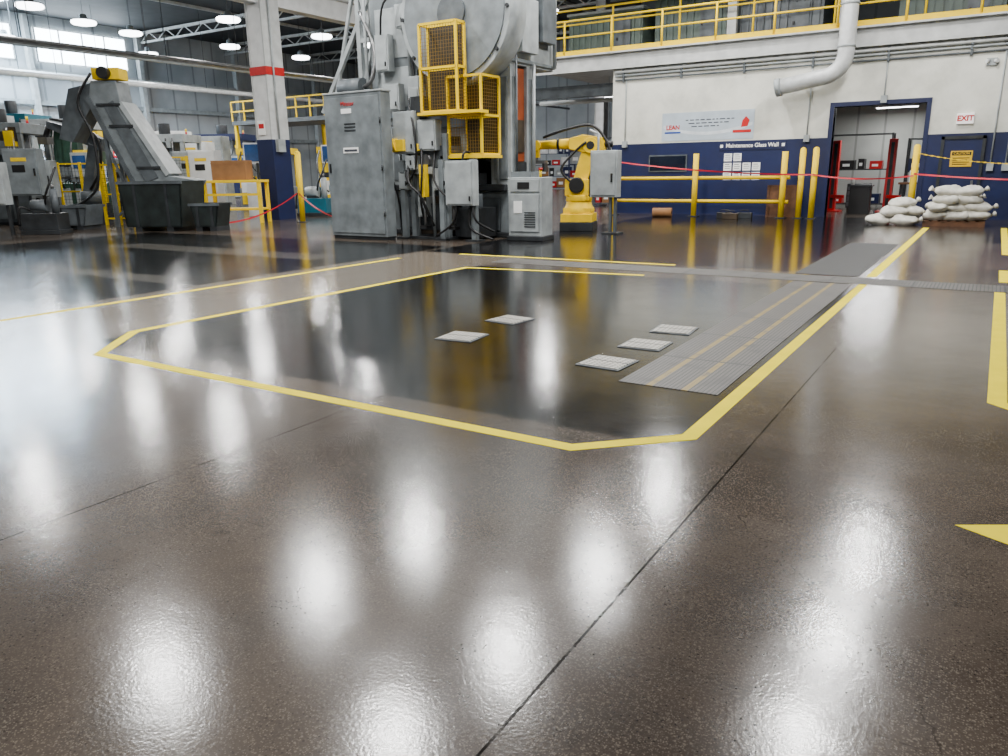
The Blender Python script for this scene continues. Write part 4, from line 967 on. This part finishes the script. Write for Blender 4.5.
def guard(x,y,rz,w,hh,label):
    o=thing('machine_guard_fence',label,'fence',(x,y,0),rz,'yellow machine guards')
    for xx in (-w/2,0,w/2):
        b=B(); b.bx(xx-.04,xx+.04,-.04,.04,0,hh,YEL); part(o,'fence_post',b)
    for z in (.2,hh/2,hh-.05):
        b=B(); b.bx(-w/2,w/2,-.025,.025,z-.025,z+.025,YEL); part(o,'fence_rail',b)
    m=B(); n=int(w/.12)
    for i in range(n): m.bar((-w/2+i*.12,0,.2),(-w/2+i*.12,0,hh-.05),.008,.008,BLACK)
    n=int(hh/.12)
    for i in range(2,n): m.bar((-w/2,0,i*.12),(w/2,0,i*.12),.008,.008,BLACK)
    part(o,'wire_mesh',m)
guard(-25.7,18.6,.55,2.0,2.2,'yellow framed wire mesh guard among machines')
guard(-20.9,25.2,.3,2.2,3.4,'tall yellow framed wire mesh guard behind column')
guard(-27.6,15.6,.55,1.6,2.0,'yellow framed wire mesh guard among machines')
guard(-23.6,14.4,.55,.9,1.9,'yellow framed wire mesh guard beside conveyor')
fp=thing('service_platform','raised steel platform with yellow railings','platform',(-34,30.7,0),.0)
b=B(); b.bx(-2,6,-1.5,1.5,4.1,4.3,MGREY); part(fp,'deck',b)
for x in (-1.8,2.0,5.8):
    for y in (-1.4,1.4):
        b=B(); b.bx(x-.08,x+.08,y-.08,y+.08,0,4.1,YEL); part(fp,'platform_leg',b)
b=B()
for z in (4.8,5.3):
    b.bar((-2,-1.45,z),(6,-1.45,z),.07,.07,YEL); b.bar((6,-1.45,z),(6,1.45,z),.07,.07,YEL)
for i in range(9): b.bar((-2+i,-1.45,4.3),(-2+i,-1.45,5.3),.06,.06,YEL)
part(fp,'railing',b)
for i,x in enumerate((-28.2,-27.6)):
    b=B(); b.cy((0,0,0),(0,0,9.5),.13,RED,12); b.lathe([(.13,3),(.18,3.02),(.18,3.12),(.13,3.14)],RED); b.lathe([(.13,6),(.18,6.02),(.18,6.12),(.13,6.14)],RED)
    solo('riser_pipe','red vertical fire main pipe in the hall','pipe',b,(x,34.2,0),group='red riser pipes')
for i,(x0,y0,x1,y1,z,r,mt) in enumerate(((-50,20,-50,55,7.6,.12,LGREY),(-46,10,-46,55,7.0,.16,DUCT),(-30,10,-30,50,6.2,.1,STEEL),(-33,12,-33,50,6.6,.13,LGREY),(-26,8,-26,50,5.6,.07,STEEL))):
    b=B(); b.cy((x0,y0,z),(x1,y1,z),r,mt,14)
    for k in range(int(y0),int(y1),5): b.cy((x0,k+.5,z),(x0,k+.5,11.98),.015,DGREY,5)
    solo('overhead_pipe','long overhead service pipe hung from the roof','pipe',b,group='overhead pipes')
for (x,y) in ((-50,26),(-50,32),(-50,38),(-38,54),(-30,55),(-24,50)):
    shelf(x,y,3.5,3.6,rz=.6,label='tall storage rack loaded with mixed boxes',fr=BLUE,dens=1.6)

# ---------------------------------------------------------------- world
w=bpy.data.worlds.new('world'); SC.world=w; w.use_nodes=True
w.node_tree.nodes['Background'].inputs[0].default_value=(.75,.85,1,1); w.node_tree.nodes['Background'].inputs[1].default_value=.3
bpy.context.view_layer.update()
